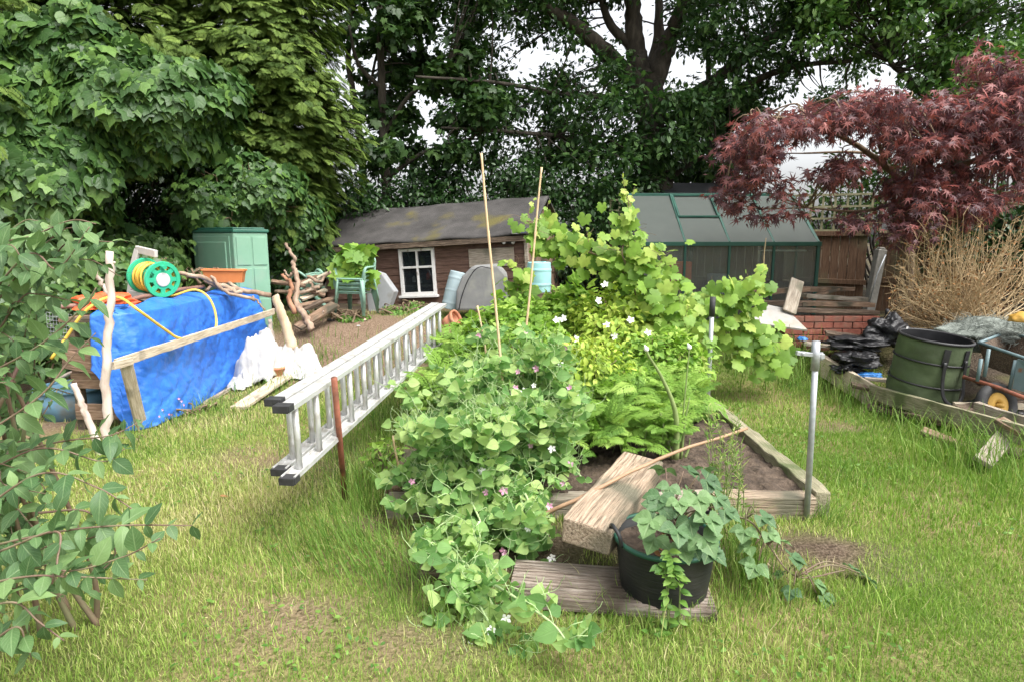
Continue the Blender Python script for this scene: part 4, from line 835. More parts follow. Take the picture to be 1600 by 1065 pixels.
t_ = empty('standing_post', (c.x, c.y, H(c.x, c.y)), 'dark timber stand carrying the turquoise barrel', 'stand'); g_ = float(H(c.x, c.y))
for dx in (-.12, .12):
    for dy in (-.12, .12): ob('leg', MB().box((c.x + dx, c.y + dy, (c.z - .08 + g_) / 2 - .02), (.05, .05, c.z - .08 - g_ + .04)), w_dark, t_)
ob('platform', MB().box((c.x, c.y, c.z - .068), (.36, .36, .03)), w_dark, t_, bevel=.003); t_.name = 'barrel_stand'
# covered barbecue
b0 = at(752, 482, 7.9); bb = empty('barbecue_cover', b0, 'grey fabric covered barbecue standing before the right half of the shed', 'barbecue')
bx = lambda u, v, d=0: at(u, v, 7.9 + d)
poly = [bx(712, 486), bx(713, 455), bx(722, 432), bx(737, 417), bx(778, 414), bx(792, 430), bx(797, 486)]
b = MB(); b.prism(poly, (0, 0, 0), (0, .55, 0)); cov = ob('cloth_cover', b, m_bbq, bb, bevel=.03)
ob('edge_cord', MB().tube(catmull([bx(717, 484, -.03), bx(722, 462, -.04), bx(733, 435, -.05), bx(748, 418, -.05), bx(770, 420, -.05)], 7), .007, 6), m_black, bb, smooth=True)
# small terracotta pot lying down
c = at(705, 512, 7.0); t_ = empty('terracotta_pot', c, 'small terracotta pot lying on its side at the far ladder end', 'pot'); Q = Matrix.Rotation(R(62), 3, 'Y') @ Matrix.Rotation(R(20), 3, 'X')
ob('pot_body', MB().lathe([(.001, -.11), (.06, -.11), (.098, .05), (.09, .05), (.055, -.09), (.001, -.09)], 24, c + V3(0, 0, .07), Q), m_clay, t_, smooth=True); ob('rim', MB().lathe([(.093, .045), (.108, .045), (.112, .09), (.094, .09)], 24, c + V3(0, 0, .07), Q, closed=True), m_clay, t_, smooth=True)
# ------------------------------------------------------------------ stacked garden chairs
def chair(loc, rz, label, group='green plastic garden chairs', M=None):
    t_ = empty('garden_chair', loc, label, 'chair', group, M=Matrix.Identity(4)); m = m_chair
    b = MB().grid(lambda a, c: V3((a - .5) * .44 * (1 - .08 * c), -.22 + .44 * c, .40 - .03 * c - .02 * sin(pi * a) + (.02 if c < .05 else 0)), 10, 8); ob('seat', b, m, t_, local=True, smooth=True, solid=.014)
    b = MB()
    b.grid(lambda a, c: V3((a - .5) * .47, -.226 + .004 * c - .02 * sin(pi * a), .412 - .034 * c), 8, 2); b.tube([V3((i / 8 - .5) * .48, -.236 - .02 * sin(pi * i / 8), .416) for i in range(9)], .011, 7); ob('apron', b, m, t_, local=True, solid=.012)
    for s in (-1, 1):
        for f in (-1, 1):
            b = MB(); y0, y1 = (-.215, -.25) if f < 0 else (.2, .28); P = [(s * .225, y0, .41), (s * .255, (y0 + y1) / 2, .2), (s * .275, y1, 0)]
            b.tube(P, [.046, .038, .03], 8, flat=.55); ob('leg', b, m, t_, local=True, smooth=True)
        P = catmull([(s * .23, -.2, .40), (s * .27, -.215, .53), (s * .285, -.17, .60), (s * .285, 0, .61), (s * .26, .18, .62), (s * .22, .27, .70)], 5)
        ob('arm', MB().tube(P, .022, 7, flat=1.35), m, t_, local=True, smooth=True)
    P = catmull([(-.225, .2, .4), (-.235, .26, .62), (-.21, .31, .74), (-.1, .335, .79), (.1, .335, .79), (.21, .31, .74), (.235, .26, .62), (.225, .2, .4)], 5)
    b = MB().tube(P, .02, 7); 
    for i in range(5):
        x = -.14 + .07 * i; b.bar((x, .215, .39), (x, .328, .785), .045, .012, up=(0, -1, .25))
    ob('backrest', b, m, t_, local=True, smooth=False)
    return t_
sc = gnd(556, 492); sc = at(557, 491, 8.35); sc.z = min(sc.z, float(H(sc.x, sc.y)) + .05)
c0 = chair((0, 0, 0), 0, 'bottom green plastic chair of the stack before the shed')
RZ = Matrix.Rotation(R(-14), 4, 'Z') @ Matrix.Scale(.78, 4); c0.matrix_basis = Matrix.Translation(sc) @ RZ
for k, lab in ((1, 'second green plastic chair from the ground in the stack'), (2, 'third green plastic chair from the ground, just below the topmost'), (3, 'topmost green plastic chair of the stack, holding the pot plant')):
    dup(c0, Matrix.Translation(sc + V3(.010 * k, -.022 * k, .058 * k)) @ RZ, lab)
tc_ = at(514, 488, 8.5); dup(c0, Matrix.Translation(tc_ + V3(-.05, .15, .16)) @ Matrix.Rotation(R(70), 4, 'Z') @ Matrix.Rotation(R(-58), 4, 'X') @ Matrix.Scale(.86, 4), 'green plastic chair tipped over between the woodpile and the chair stack')
pz = sc + V3(.03, -.03, .30 + .174)
t_ = empty('vine_in_pot', pz, 'leafy potted vine growing on top of the green chair stack', 'pot plant')
ob('pot_body', MB().lathe([(.001, 0), (.11, 0), (.14, .1), (.13, .1), (.1, .02), (.001, .02)], 22, pz), m_clay, t_, smooth=True); s, lf = MB(), LB()
for i in range(14):
    e = at(U(530, 574), U(396, 440), pz.y + U(-.15, .2)); s.tube(catmull([pz + V3(0, 0, .08), pz.lerp(e, .5) + V3(0, 0, .08), e], 5), [.006, .003], 5)
    cluster(lf, T_GRAPE, e, 7, (.11, .1, .1), .15, 0, .7, up=.3, droop=.5)
lf.add(T_GRAPE, np.array([tuple(at(U(530, 578), U(394, 445), pz.y - .12)) for _ in range(45)]), rng.normal(size=(45, 3)) + np.array((0, 0, -.8)), np.array((0, -1, .5)) + rng.normal(size=(45, 3)) * .4, rng.uniform(.08, .15, 45), rng.uniform(0, .8, 45))
ob('stems', s, m_stem, t_, smooth=True); lf.build('leaves', l_berry, t_)
# grey sheet leaning behind the chairs
gs = [at(u, v, 8.75) for u, v in ((585, 424), (596, 428), (616, 456), (605, 486), (576, 492), (570, 440))]
b = MB().prism(gs, (0, 0, 0), (.05, .10, 0)); ob('plastic_sheet', b, m_greyp, label='curved grey plastic sheet leaning behind the chair stack', cat='sheet', bevel=.012)
# ------------------------------------------------------------------ green cupboard
cz0 = float(H(-3.4, 8)) - .02; ck = at(366, 400, 7.55); ck.z = cz0; cl_ = at(303, 400, 7.95); cl_.z = cz0; cr_ = at(420, 400, 7.75); cr_.z = cz0; top = at(366, 360, 7.55).z
cp = empty('garden_cupboard', ck, 'tall sage green plastic garden cupboard with dark green lid', 'cupboard'); back = cl_ + (cr_ - ck)
b = MB().prism([cl_, ck, cr_, back], (0, 0, 0), (0, 0, top - cz0 - .03)); ob('cupboard_body', b, m_gplas, cp, bevel=.012)
ctr = (cl_ + cr_) / 2; lidp = [ctr + (p - ctr) * 1.045 for p in (cl_, ck, cr_, back)]
b = MB().prism(lidp, (0, 0, top - cz0 - .028), (0, 0, top - cz0 + .012)); b.prism([ctr + (p - ctr) * .9 for p in lidp], (0, 0, top - cz0 + .012), (0, 0, top - cz0 + .035)); ob('lid', b, m_lid, cp, bevel=.01)
ex = (ck - cl_); nrm_ = V3(ex.y, -ex.x, 0).normalized(); Hh = top - cz0
def pl_(f0, f1, z0, z1, t, a=cl_, e=ex, n=nrm_): return MB().prism([a + e * f0 + V3(0, 0, z0), a + e * f1 + V3(0, 0, z0), a + e * f1 + V3(0, 0, z1), a + e * f0 + V3(0, 0, z1)], n * .001, n * t)
dr_ = ob('door', pl_(.05, .92, .05, Hh - .07, .012), m_gplas, cp, bevel=.005); ob('raised_panel', pl_(.14, .84, .16, Hh - .14, .024), m_gplas, dr_, bevel=.010)
e2 = cr_ - ck; n2_ = V3(e2.y, -e2.x, 0).normalized()
for i in range(3):
    for j in range(2): ob('side_panel', pl_(.08 + .46 * j, .48 + .46 * j, .06 + i * (Hh - .1) / 3, .02 + (i + 1) * (Hh - .1) / 3, .010, ck, e2, n2_), m_gplas, cp, bevel=.004)
# ------------------------------------------------------------------ tarpaulin heap
TX, TY0, TY1, TZ = -3.22, 4.98, 7.45, 1.02
hut = empty('timber_crate', (TX - .5, 6.2, 0), 'old timber crate heaped under the blue tarpaulin', 'crate')
for y in (5.1, 6.2, 7.3):
    for x in (TX - .08, TX - .5): ob('corner_post', MB().box((x, y, .42 + float(H(x, y)) * .5), (.06, .06, .9)), w_brown, hut)
for z in (.15, .42, .69): 
    for (a, c) in (((TX - .52, 5.05), (TX - .1, 5.05)), ((TX - .05, 5.15), (TX - .05, 7.2))): plank('side_board', V3(a[0], a[1], z + .02), V3(c[0], c[1], z + .02), .02, .14, w_brown, hut)
ob('top_board', MB().box((TX - .31, 6.2, .955), (.5, 2.35, .03)), w_brown, hut)
def tarp_fn(a, c):
    # a: along (end face, then front); c: from the top back edge down to the ground
    s = a * 2.85 - .25; y = TY0 if s < 0 else TY0 + s; x = TX + (s if s < 0 else .03 * sin(s * 3)); 
    cr = math.exp(-(s / .09) ** 2); x -= .05 * cr; y += .05 * cr
    nx, ny = (0, -1) if s < 0 else (1, 0)
    gz = float(H(x, y)); 
    if c < .22: k = c / .22; d = -(1 - k) * .2; z = TZ + .035 * (1 - k) - .02 * k * k + .02 * sin(y * 9) * (1 - k)
    else:
        k = (c - .22) / .78; bot = gz + .015
        if s < -.02: bot = .55 - .45 * float(ss(-.25, -.02, s))
        z = TZ - .02 + (bot - TZ + .02) * k; d = .05 * k + (.05 * k if s > 0 else 0)
    p = V3(x + nx * d, y + ny * d, z)
    w = noise.noise(V3(s * 1.3, z * 1.2, 1)) * .035 + abs(noise.noise(V3(s * 5 + z * 3, z * 2.5, 5))) * .022 + abs(noise.noise(V3(s * 3 - z * 5, z * 3 + s, 9))) * .026 + .016 * abs(noise.noise(V3(s * 9 + z * 6, z * 8 - s * 3, 2))) + .008 * abs(noise.noise(V3(s * 21 - z * 9, z * 19, 4)))
    f = min(1, max(.15, (c - .1) * 3)); return p + V3(nx * w * f, ny * w * f, w * .3)
ob('blue_tarpaulin', MB().grid(tarp_fn, 190, 100), m_tarp, label='creased bright blue tarpaulin draped over the timber crate', cat='tarpaulin', smooth=True, solid=.003)
branch('brown_pipe', [at(75, 482, 5.2), at(190, 470, 5.6), at(270, 455, 6.2), at(318, 448, 6.7)], .022, .022, m_pipe, wob=.003, jit=0, label='long brown round bar lying along the top of the tarpaulin', cat='bar')
plank('timber_rail', tx(180, 568, -3.06), tx(428, 487, -3.0), .028, .075, w_pale, up=(0, 0, 1), label='pale timber rail nailed across the front of the tarpaulin', cat='rail')
plank('timber_prop', tx(196, 565, -3.05), on(222, 668, .02), .095, .035, w_pale, up=(1, -.6, .3), label='pale leaning plank propping the left end of the rail', cat='prop')
plank('timber_prop', tx(176, 571, -3.02), tx(206, 563, -3.02), .03, .06, w_pale, label='short pale block between the forked pole and the rail', cat='prop')
plank('ground_batten', gnd(300, 640), gnd(368, 602), .03, .04, w_grey, label='thin grey batten along the foot of the tarpaulin', cat='batten')
plank('ground_plank', gnd(372, 640) + V3(0, 0, .02), gnd(448, 590) + V3(0, 0, .03), .16, .03, w_pale, label='wide pale plank lying in the grass beside the white sacks', cat='plank')
# forked peeled poles
t_ = empty('forked_pole', gnd(165, 705), 'tall peeled forked branch standing before the left end of the tarpaulin', 'pole', 'peeled branches standing by the tarpaulin'); b0 = gnd(165, 706)
branch('trunk', [b0 - V3(0, 0, .1), at(166, 640, b0.y), at(167, 560, b0.y), at(171, 480, b0.y), at(173, 395, b0.y)], .034, .026, m_birch, t_)
branch('limb', [at(170, 462, b0.y), at(158, 442, b0.y), at(141, 418, b0.y - .05)], .02, .013, m_birch, t_); branch('limb', [at(172, 420, b0.y), at(178, 412, b0.y)], .012, .008, m_birch, t_)
t_ = empty('forked_pole', gnd(160, 705), 'short peeled branch stub leaning before the blue tub', 'pole', 'peeled branches standing by the tarpaulin')
branch('trunk', [gnd(160, 708) - V3(0, 0, .05), at(140, 660, b0.y - .05), at(128, 630, b0.y - .05), at(116, 598, b0.y - .05)], .028, .02, m_birch, t_, jit=.02, wob=.005)
# hose reel
rc = at(240, 434, 6.05); rl = empty('hose_reel', rc - V3(0, 0, .2), 'green hose reel in a pale grey frame on top of the tarpaulin', 'hose reel')
axd = V3(.86, -.5, -.10).normalized(); a1 = V3(0, 0, 1); a1 = (a1 - axd * a1.dot(axd)).normalized(); a2 = axd.cross(a1); RQ = Matrix((a1, a2, axd)).transposed()
RR = .172; Wd = .15
for s in (-1, 1):
    cc = rc + axd * Wd * s; b = MB(); n = 48
    b.lathe([(RR * .8, -.014), (RR, -.014), (RR + .006, 0), (RR, .014), (RR * .8, .014)], n, cc, RQ, closed=True)
    b.lathe([(.03, -.010), (RR * .56, -.010), (RR * .56, .010), (.03, .010)], n, cc, RQ, closed=True)
    for k in range(8):
        an = 2 * pi * k / 8; d = a1 * cos(an) + a2 * sin(an); b.bar(cc + d * RR * .52, cc + d * RR * .84, .042, .018, up=axd)
    fl_ = ob('flange', b, m_reel, rl, smooth=False, bevel=0)
    ob('hub_cap', MB().lathe([(RR * .40, .010), (RR * .38, .02), (.001, .024)] if s > 0 else [(RR * .4, -.010), (RR * .38, -.02), (.001, -.024)], 24, cc, RQ), m_reelf, fl_)
    if s > 0: ob('crank_knob', MB().tube([cc + a1 * RR * .72 + axd * .01, cc + a1 * RR * .72 + axd * .05], .02, 12), m_reel, fl_)
ob('drum', MB().lathe([(.075, -Wd), (.075, Wd)], 24, rc, RQ), m_reel, rl, smooth=True)
fb = rc - axd * (Wd + .085); q = MB(); pB = fb - V3(0, 0, .20) - a2 * .0; 
pts = [fb + V3(.03, 0, .235) + axd * .27, fb + V3(.0, 0, .25), fb + V3(-.055, 0, .1), fb + V3(-.12, 0, -.19), fb + V3(-.08, 0, -.20) + axd * .32]
for p, r_ in zip(pts, pts[1:]): q.bar(p, r_ + (r_ - p).normalized() * .02, .075, .035, up=a2)
q.bar(fb + a2 * .02, fb + axd * .05, .05, .05, up=a1)
ob('reel_frame', q, m_reelf, rl, bevel=.008)
b = MB(); hp = []; turns = 12
for i in range(turns * 22):
    a = 2 * pi * i / 22; f = i / (turns * 22); rr = .128 + (.012 if int(f * 6) % 2 else 0) + U(-.002, .002); hp.append(rc + axd * (-Wd + .025 + (2 * Wd - .05) * (.5 - .5 * cos(f * pi * 3))) + (a1 * cos(a) + a2 * sin(a)) * rr)
b.tube(hp, .0115, 7)
tail = catmull([rc + axd * .1 - V3(0, 0, .14), at(270, 462, 6.2), at(305, 453, 6.3), tx(328, 468, -3.14), tx(338, 500, -3.07), tx(330, 520, -3.04), tx(285, 529, -3.04), tx(258, 515, -3.06), tx(215, 484, -3.12), at(188, 466, 5.1), at(160, 468, 4.9), at(130, 490, 4.82), at(105, 525, 4.8), at(80, 560, 4.75)], 7)
b.tube(tail, .0125, 8)
ob('garden_hose', b, m_hose, label='yellow hose wound on the reel and looping down over the tarpaulin', cat='hose', smooth=True)
# orange sheet, planter, branches on top
def crump(c, r, amp, seed, n=40, flat=.2, k=2.5):
    c = Vector(c); b = MB()
    def fn(a, d):
        th, ph = 2 * pi * a, pi * (d - .5); q = V3(cos(th) * cos(ph), sin(th) * cos(ph), sin(ph))
        f = 1 + amp * noise.noise(q * k * .8 + V3(seed, 0, 0)) + amp * .5 * (abs(noise.noise(q * k * 1.5 + V3(0, seed, 3))) - .2) + amp * .22 * abs(noise.noise(V3(q.x * 6 + q.z * 4, q.y * 5, q.z * 3) * (k / 2) + V3(2, 0, seed)))
        p = V3(q.x * r[0], q.y * r[1], q.z * r[2]) * f; p.z = max(p.z, -r[2] * flat); return c + p
    return b.grid(fn, n * 2, n)
p = at(140, 470, 5.4); ob('orange_sheet', crump(p + V3(0, .15, -.05), (.26, .25, .10), .5, 3, 22), m_red, label='crumpled orange red plastic behind the forked pole', cat='plastic sheet', smooth=False)
c = at(352, 441, 7.0); t_ = empty('trough_planter', c, 'terracotta coloured plastic trough resting on branches before the cupboard', 'planter')
d = V3(.98, .2, -.02).normalized(); e = V3(-.2, .98, 0); zz = V3(0, 0, 1); b = MB(); 
def tr_(w0, w1, h0, h1): return [(-d * w1 - e * .08 + zz * h1), (d * w1 - e * .08 + zz * h1), (d * w1 + e * .08 + zz * h1), (-d * w1 + e * .08 + zz * h1), (-d * w0 - e * .06 + zz * h0), (d * w0 - e * .06 + zz * h0), (d * w0 + e * .06 + zz * h0), (-d * w0 + e * .06 + zz * h0)]
v8 = [c + q for q in tr_(.19, .215, 0, .14)]; b.add(v8, [(4, 5, 1, 0), (5, 6, 2, 1), (6, 7, 3, 2), (7, 4, 0, 3), (7, 6, 5, 4)]); ob('trough_body', b, m_terra, t_, solid=.006)
b = MB(); 
for p, q in (((-1, -1), (1, -1)), ((1, -1), (1, 1)), ((1, 1), (-1, 1)), ((-1, 1), (-1, -1))): b.bar(c + d * .22 * p[0] + e * .085 * p[1] + zz * .138, c + d * .22 * q[0] + e * .085 * q[1] + zz * .138, .02, .022)
ob('rim', b, m_terra, t_, bevel=.004)
gb = 'cut branches heaped on the tarpaulin'
branch('cut_branch', [at(276, 428, 6.4), at(312, 432, 6.6), at(350, 447, 6.8), at(424, 463, 7.0)], .02, .03, m_log, label='long cut branch with pale end reaching the standing log', cat='branch', group=gb)
branch('cut_branch', [at(318, 438, 6.8), at(350, 452, 6.8), at(380, 458, 6.8)], .02, .024, m_log, label='cut branch just below the terracotta trough', cat='branch', group=gb)
branch('cut_branch', [at(330, 432, 6.7), at(352, 455, 6.7), at(400, 470, 6.8)], .016, .02, m_log, label='thin cut branch sagging over the tarpaulin edge', cat='branch', group=gb)
branch('cut_branch', [at(395, 462, 6.9), at(408, 478, 6.9), at(415, 485, 6.9)], .012, .008, m_log, label='forked twig end hanging by the cupboard', cat='branch', group=gb)
branch('cut_branch', [at(320, 455, 6.9), at(345, 436, 7.0), at(372, 452, 6.9)], .017, .02, m_log, label='crooked cut branch crossing in front of the trough', cat='branch', group=gb)
def rag(name, c, w, d, h, rot, seed, label, cat='sack', m=m_white, group='white sacks by the tarpaulin', lump_=.5):
    c = Vector(c); Q = Matrix.Rotation(R(rot), 3, 'Z')
    def fn(a, b):
        x, y = 2 * a - 1, 2 * b - 1; r = max(abs(x), abs(y)); nn = lambda k, o=0: noise.noise(V3(x * k + seed, y * k - seed, o))
        e = 1 + .22 * nn(1.3, 3); ridge = abs(nn(1.5)) * .8 + abs(noise.noise(V3(x * 3.2 + y * 2 + seed, y * 2.6 - x, 2))) * .55 + abs(nn(5, 7)) * .10
        z = h * ((1 - r ** 2.4) * (lump_ + .5 * nn(1.1, 9)) + .58 * ridge * (1 - .6 * r)); z = max(z, .006 + .02 * abs(nn(5)))
        p = Q @ V3(x * w * e * (1 - .22 * abs(y)), y * d * e * (1 - .22 * abs(x)), 0); q = c + p; q.z = float(H(q.x, q.y)) + z + .012; return q + V3(.03 * nn(2, 11), .03 * nn(2, 13), 0)
    return ob(name, MB().grid(fn, 90, 70), m, label=label, cat=cat, group=group, smooth=True, solid=.004)
# white sacks
rag('white_sack', gnd(402, 596) + V3(0, .1, 0), .29, .24, .52, 20, 3, 'tall crumpled white sack leaning on the tarpaulin', lump_=.75)
rag('white_sack', gnd(452, 588) + V3(.02, .12, 0), .34, .22, .36, -12, 8, 'flatter white sack spread right of the tall white sack')
rag('white_sack', gnd(378, 605), .13, .12, .2, 40, 15, 'small white rag at the foot of the tarpaulin below the tall sack')
c = gnd(436, 590); t_ = ob('clay_pot', MB().lathe([(.001, 0), (.055, 0), (.075, .12), (.085, .12), (.085, .15), (.07, .15), (.05, .02), (.001, .02)], 22, c + V3(0, -.03, -.01)), m_clay, label='small clay pot under the white sacks', cat='pot', smooth=True)
# blue tub with debris, wire mesh
c = gnd(122, 650); c = on(122, 648, .0); tb = empty('blue_tub', c, 'faded blue plastic tub behind the short peeled branch', 'tub')
ob('tub_body', MB().lathe([(.001, 0), (.25, 0), (.30, .27), (.285, .27), (.24, .02), (.001, .02)], 36, c), m_bluetub, tb, smooth=True); ob('rim', MB().lathe([(.29, .262), (.318, .266), (.318, .292), (.286, .29)], 36, c, closed=True), m_bluetub, tb, smooth=True)
for i, (a, bq, m, lab) in enumerate((((90, 590), (160, 570), m_birch, 'pinkish peeled stick lying across the blue tub'), ((115, 575), (165, 600), m_log, 'brown stick poking out of the blue tub'))):
    branch('stick', [at(*a, c.y), at((a[0] + bq[0]) / 2, (a[1] + bq[1]) / 2 - 4, c.y), at(*bq, c.y)], .016, .012, m, label=lab, cat='stick', group='sticks in the blue tub')
plank('crate_board', at(98, 560, 5.0), at(168, 572, 5.0), .02, .16, w_brown, label='brown board seen above the blue tub', cat='board')
b = MB(); q0, q1, q2 = at(72, 488, 5.3), at(112, 492, 5.3), at(76, 535, 5.3)
for i in range(9): b.tube([q0 + (q1 - q0) * i / 8, q0 + (q1 - q0) * i / 8 + (q2 - q0)], .002, 4); b.tube([q0 + (q2 - q0) * i / 8, q0 + (q2 - q0) * i / 8 + (q1 - q0)], .002, 4)
ob('wire_mesh', b, m_galv, label='square wire mesh panel left of the tarpaulin', cat='wire mesh')
# log pile
gl = 'logs and planks piled before the ivy'
branch('standing_log', [at(458, 545, 7.0), at(447, 510, 7.0), at(436, 480, 7.0), at(429, 462, 7.0)], .062, .042, m_logp, n=16, jit=.025, wob=.005, label='split pale log standing upright beside the white sacks', cat='log')
branch('standing_log', [at(430, 548, 7.05), at(424, 520, 7.05), at(420, 500, 7.05)], .03, .022, m_birch, label='whitish stub behind the split pale log', cat='log')
t_ = empty('crooked_branch', gnd(490, 515), 'long snaking grey branch leaning up from the soil', 'branch')
branch('trunk', [at(489, 517, 7.6), at(474, 490, 7.7), at(462, 470, 7.8), at(466, 440, 7.9), at(458, 415, 8.0), at(460, 405, 8.0), at(448, 385, 8.0), at(446, 380, 8.0)], .045, .016, m_log, t_, n=10); branch('limb', [at(459, 425, 7.95), at(451, 432, 7.95), at(444, 422, 7.95)], .02, .012, m_log, t_)
branch('red_branch', [at(461, 492, 7.7), at(452, 465, 7.75), at(456, 445, 7.8), at(440, 428, 7.85)], .035, .02, m_logr, n=10, label='reddish branch crossing behind the snaking branch', cat='branch')
for i, (a, bq, ya, yb, w, m, lab) in enumerate((((465, 512), (524, 475), 7.6, 8.0, .16, w_brown, 'flat brown board sloping on the soil below the pile'), ((468, 478), (526, 466), 7.9, 8.2, .07, w_brown, 'brown board jutting towards the chair legs'), ((470, 468), (510, 453), 8.0, 8.3, .07, w_pale, 'pale board in the middle of the woodpile'),
    ((424, 440), (478, 447), 8.0, 8.1, .06, w_brown, 'dark board at the left of the woodpile by the cupboard'), ((470, 445), (516, 426), 8.2, 8.4, .05, w_pale, 'pale board sloping up to the tipped chair'), ((478, 452), (508, 462), 8.1, 8.1, .06, w_brown, 'short brown board within the woodpile'), ((455, 448), (495, 432), 8.3, 8.3, .06, w_brown, 'brown board on top of the woodpile'), ((462, 460), (505, 445), 8.2, 8.35, .05, w_grey, 'grey board in the heart of the woodpile'), ((470, 485), (505, 470), 7.9, 8.0, .08, w_dark, 'dark board low in the woodpile'))):
    plank('pile_board', at(*a, ya), at(*bq, yb), w, .035, m, up=(0, -.5, 1), wear=.25, label=lab, cat='board', group=gl)
for i, (pts, r, m, lab) in enumerate(((((480, 432), (500, 440), (512, 428), (516, 425)), .022, m_log, 'short pale branch on top of the woodpile'), (((430, 455), (470, 458), (500, 448)), .025, m_log, 'straight branch lying through the woodpile'), (((484, 440), (492, 452), (498, 458)), .018, m_log, 'stubby branch end among the woodpile boards'), (((495, 500), (502, 492), (506, 486)), .008, m_birch, 'small pale forked twig on the soil'))):
    branch('pile_branch', [at(u, v, 8.05 if i < 3 else 7.8) for u, v in pts], r, r * .8, m, label=lab, cat='branch', group=gl)
branch('heap_stone', [at(550, 505, 7.6), at(560, 505, 7.6)], .03, .02, m_conc, k=3, label='pale stone on the bare soil', cat='stone') if False else None
for (u, v, y, r, m, lab) in ((570, 501, 7.75, .035, m_logp, 'pale flat stone on the bare soil before the chairs'), (560, 510, 7.6, .025, m_white, 'white lump on the bare soil'), (517, 502, 7.75, .05, m_bag, 'black plastic scrap on the bare soil'), (525, 468, 7.9, .02, m_logp, 'small pale chip beside the chair stack')):
    p = gnd(u, v); ob('soil_debris', crump(p + V3(0, 0, r * .3), (r, r * .8, r * .45), .4, u, 8), m, label=lab, cat='debris', group='debris on the bare soil', smooth=False)
# ------------------------------------------------------------------ greenhouse
GX0, GX1, GY, GR_, EZ, RZ_ = 1.77, 4.21, 8.45, 9.40, 1.575, 2.30; gz = .40; GB = 2 * GR_ - GY
gh = empty('greenhouse', (GX0, GY, gz), 'green framed greenhouse with grey roof panels beneath the red maple', 'greenhouse')
n4 = [GX0 + (GX1 - GX0) * i / 4 for i in range(5)]
def gbar(name, segs, w, t): 
    q = MB()
    for a, b_ in segs: q.bar(a, b_, w, t)
    return ob(name, q, m_gh, gh, bevel=.003)
gbar('eave_rail', [((GX0 - .03, GY, EZ), (GX1 + .03, GY, EZ))], .05, .055); gbar('eave_rail', [((GX0 - .03, GB, EZ), (GX1 + .03, GB, EZ))], .05, .055)
gbar('ridge_rail', [((GX0 - .02, GR_, RZ_), (GX1 + .02, GR_, RZ_))], .06, .05)
for i, x in enumerate(n4): 
    w = .045 if i in (0, 4) else .03
    for y_, s_ in ((GY, 1), (GB, -1)): gbar('roof_bar', [((x, y_ + .02 * s_, EZ + .018), (x, GR_ - .02 * s_, RZ_ + .003))], w, .035); gbar('upright', [((x, y_, gz), (x, y_, EZ - .025))], w, .035)
gbar('base_rail', [((GX0, GY, gz), (GX1, GY, gz)), ((GX0, GB, gz), (GX1, GB, gz)), ((GX0, GY, gz), (GX0, GB, gz)), ((GX1, GY, gz), (GX1, GB, gz))], .05, .06)
for x in (GX0, GX1): gbar('gable_bar', [((x, GY, EZ), (x, GB, EZ)), ((x, GR_ - .3, gz), (x, GR_ - .3, RZ_ - .28)), ((x, GR_ + .3, gz), (x, GR_ + .3, RZ_ - .28))], .03, .03)
for i in range(4):
    x0, x1 = n4[i] + .014, n4[i + 1] - .014
    for (y0, y1) in ((GY, GR_), (GB, GR_)):
        ob('roof_panel', MB().add([(x0, y0, EZ + .02), (x1, y0, EZ + .02), (x1, y1, RZ_), (x0, y1, RZ_)], [(0, 1, 2, 3)]), m_poly, gh, solid=.008)
    for y0 in (GY, GB): ob('wall_pane', MB().box(((x0 + x1) / 2, y0 + .004, (gz + EZ) / 2), (x1 - x0, .004, EZ - gz - .05)), m_pane, gh)
for x in (GX0, GX1): ob('gable_pane', MB().prism([(x, GY, gz), (x, GB, gz), (x, GB, EZ), (x, GR_, RZ_), (x, GY, EZ)], (-.003, 0, 0), (.003, 0, 0)), m_pane, gh)
sl_ = V3(0, GR_ - GY, RZ_ - EZ - .02); e0 = V3(0, GY, EZ + .02); nrm2 = V3(0, -(RZ_ - EZ - .02), GR_ - GY).normalized()
def rp(x, f, h=.02): p = e0 + sl_ * f + nrm2 * h; p.x = x; return p
x0, x1 = n4[1] + .01, n4[2] - .01; vent = gbar('roof_vent', [(rp(x0, .50), rp(x1, .50)), (rp(x0, .97), rp(x1, .97)), (rp(x0 + .01, .50), rp(x0 + .01, .97)), (rp(x1 - .01, .50), rp(x1 - .01, .97))], .032, .028)
ob('added_pale_floor', MB().box(((GX0 + GX1) / 2, GR_, gz + .05), (GX1 - GX0 - .12, GB - GY - .12, .05)), m_conc, label='pale slab floor added to brighten the inside of the greenhouse', cat='floor')  # pale floor added to bounce light into the dark interior
# contents
ob('storage_box', MB().box((2.42, 8.95, 1.14), (.34, .3, .36)), m_red, label='red box inside the greenhouse near its left end', cat='box', bevel=.012)
sh_ = empty('potting_bench', (3.75, 9.1, gz), 'brown wooden bench with shelf inside the right end of the greenhouse', 'bench')
ob('bench_top', MB().box((3.7, 9.0, 1.02), (.9, .5, .04)), w_fence, sh_); ob('front_board', MB().box((3.75, 8.76, .9), (.8, .025, .26)), w_fence, sh_)
for x in (3.3, 4.1):
    for y in (8.8, 9.2): ob('leg', MB().box((x, y, .7), (.06, .06, .62)), w_fence, sh_)
ob('upright_board', MB().box((3.88, 8.9, 1.25), (.12, .03, .44)), w_fence, sh_); ob('shelf', MB().box((3.85, 8.75, 1.48), (.6, .2, .02)), m_wframe, sh_)
c = V3(3.0, 8.9, 1.02); ob('bucket', MB().lathe([(.001, -.62), (.12, -.62), (.15, .0), (.14, .0), (.11, -.6), (.001, -.6)], 20, c + V3(0, 0, .12)), m_greyp, label='pale bucket inside the middle of the greenhouse', cat='bucket', smooth=True)
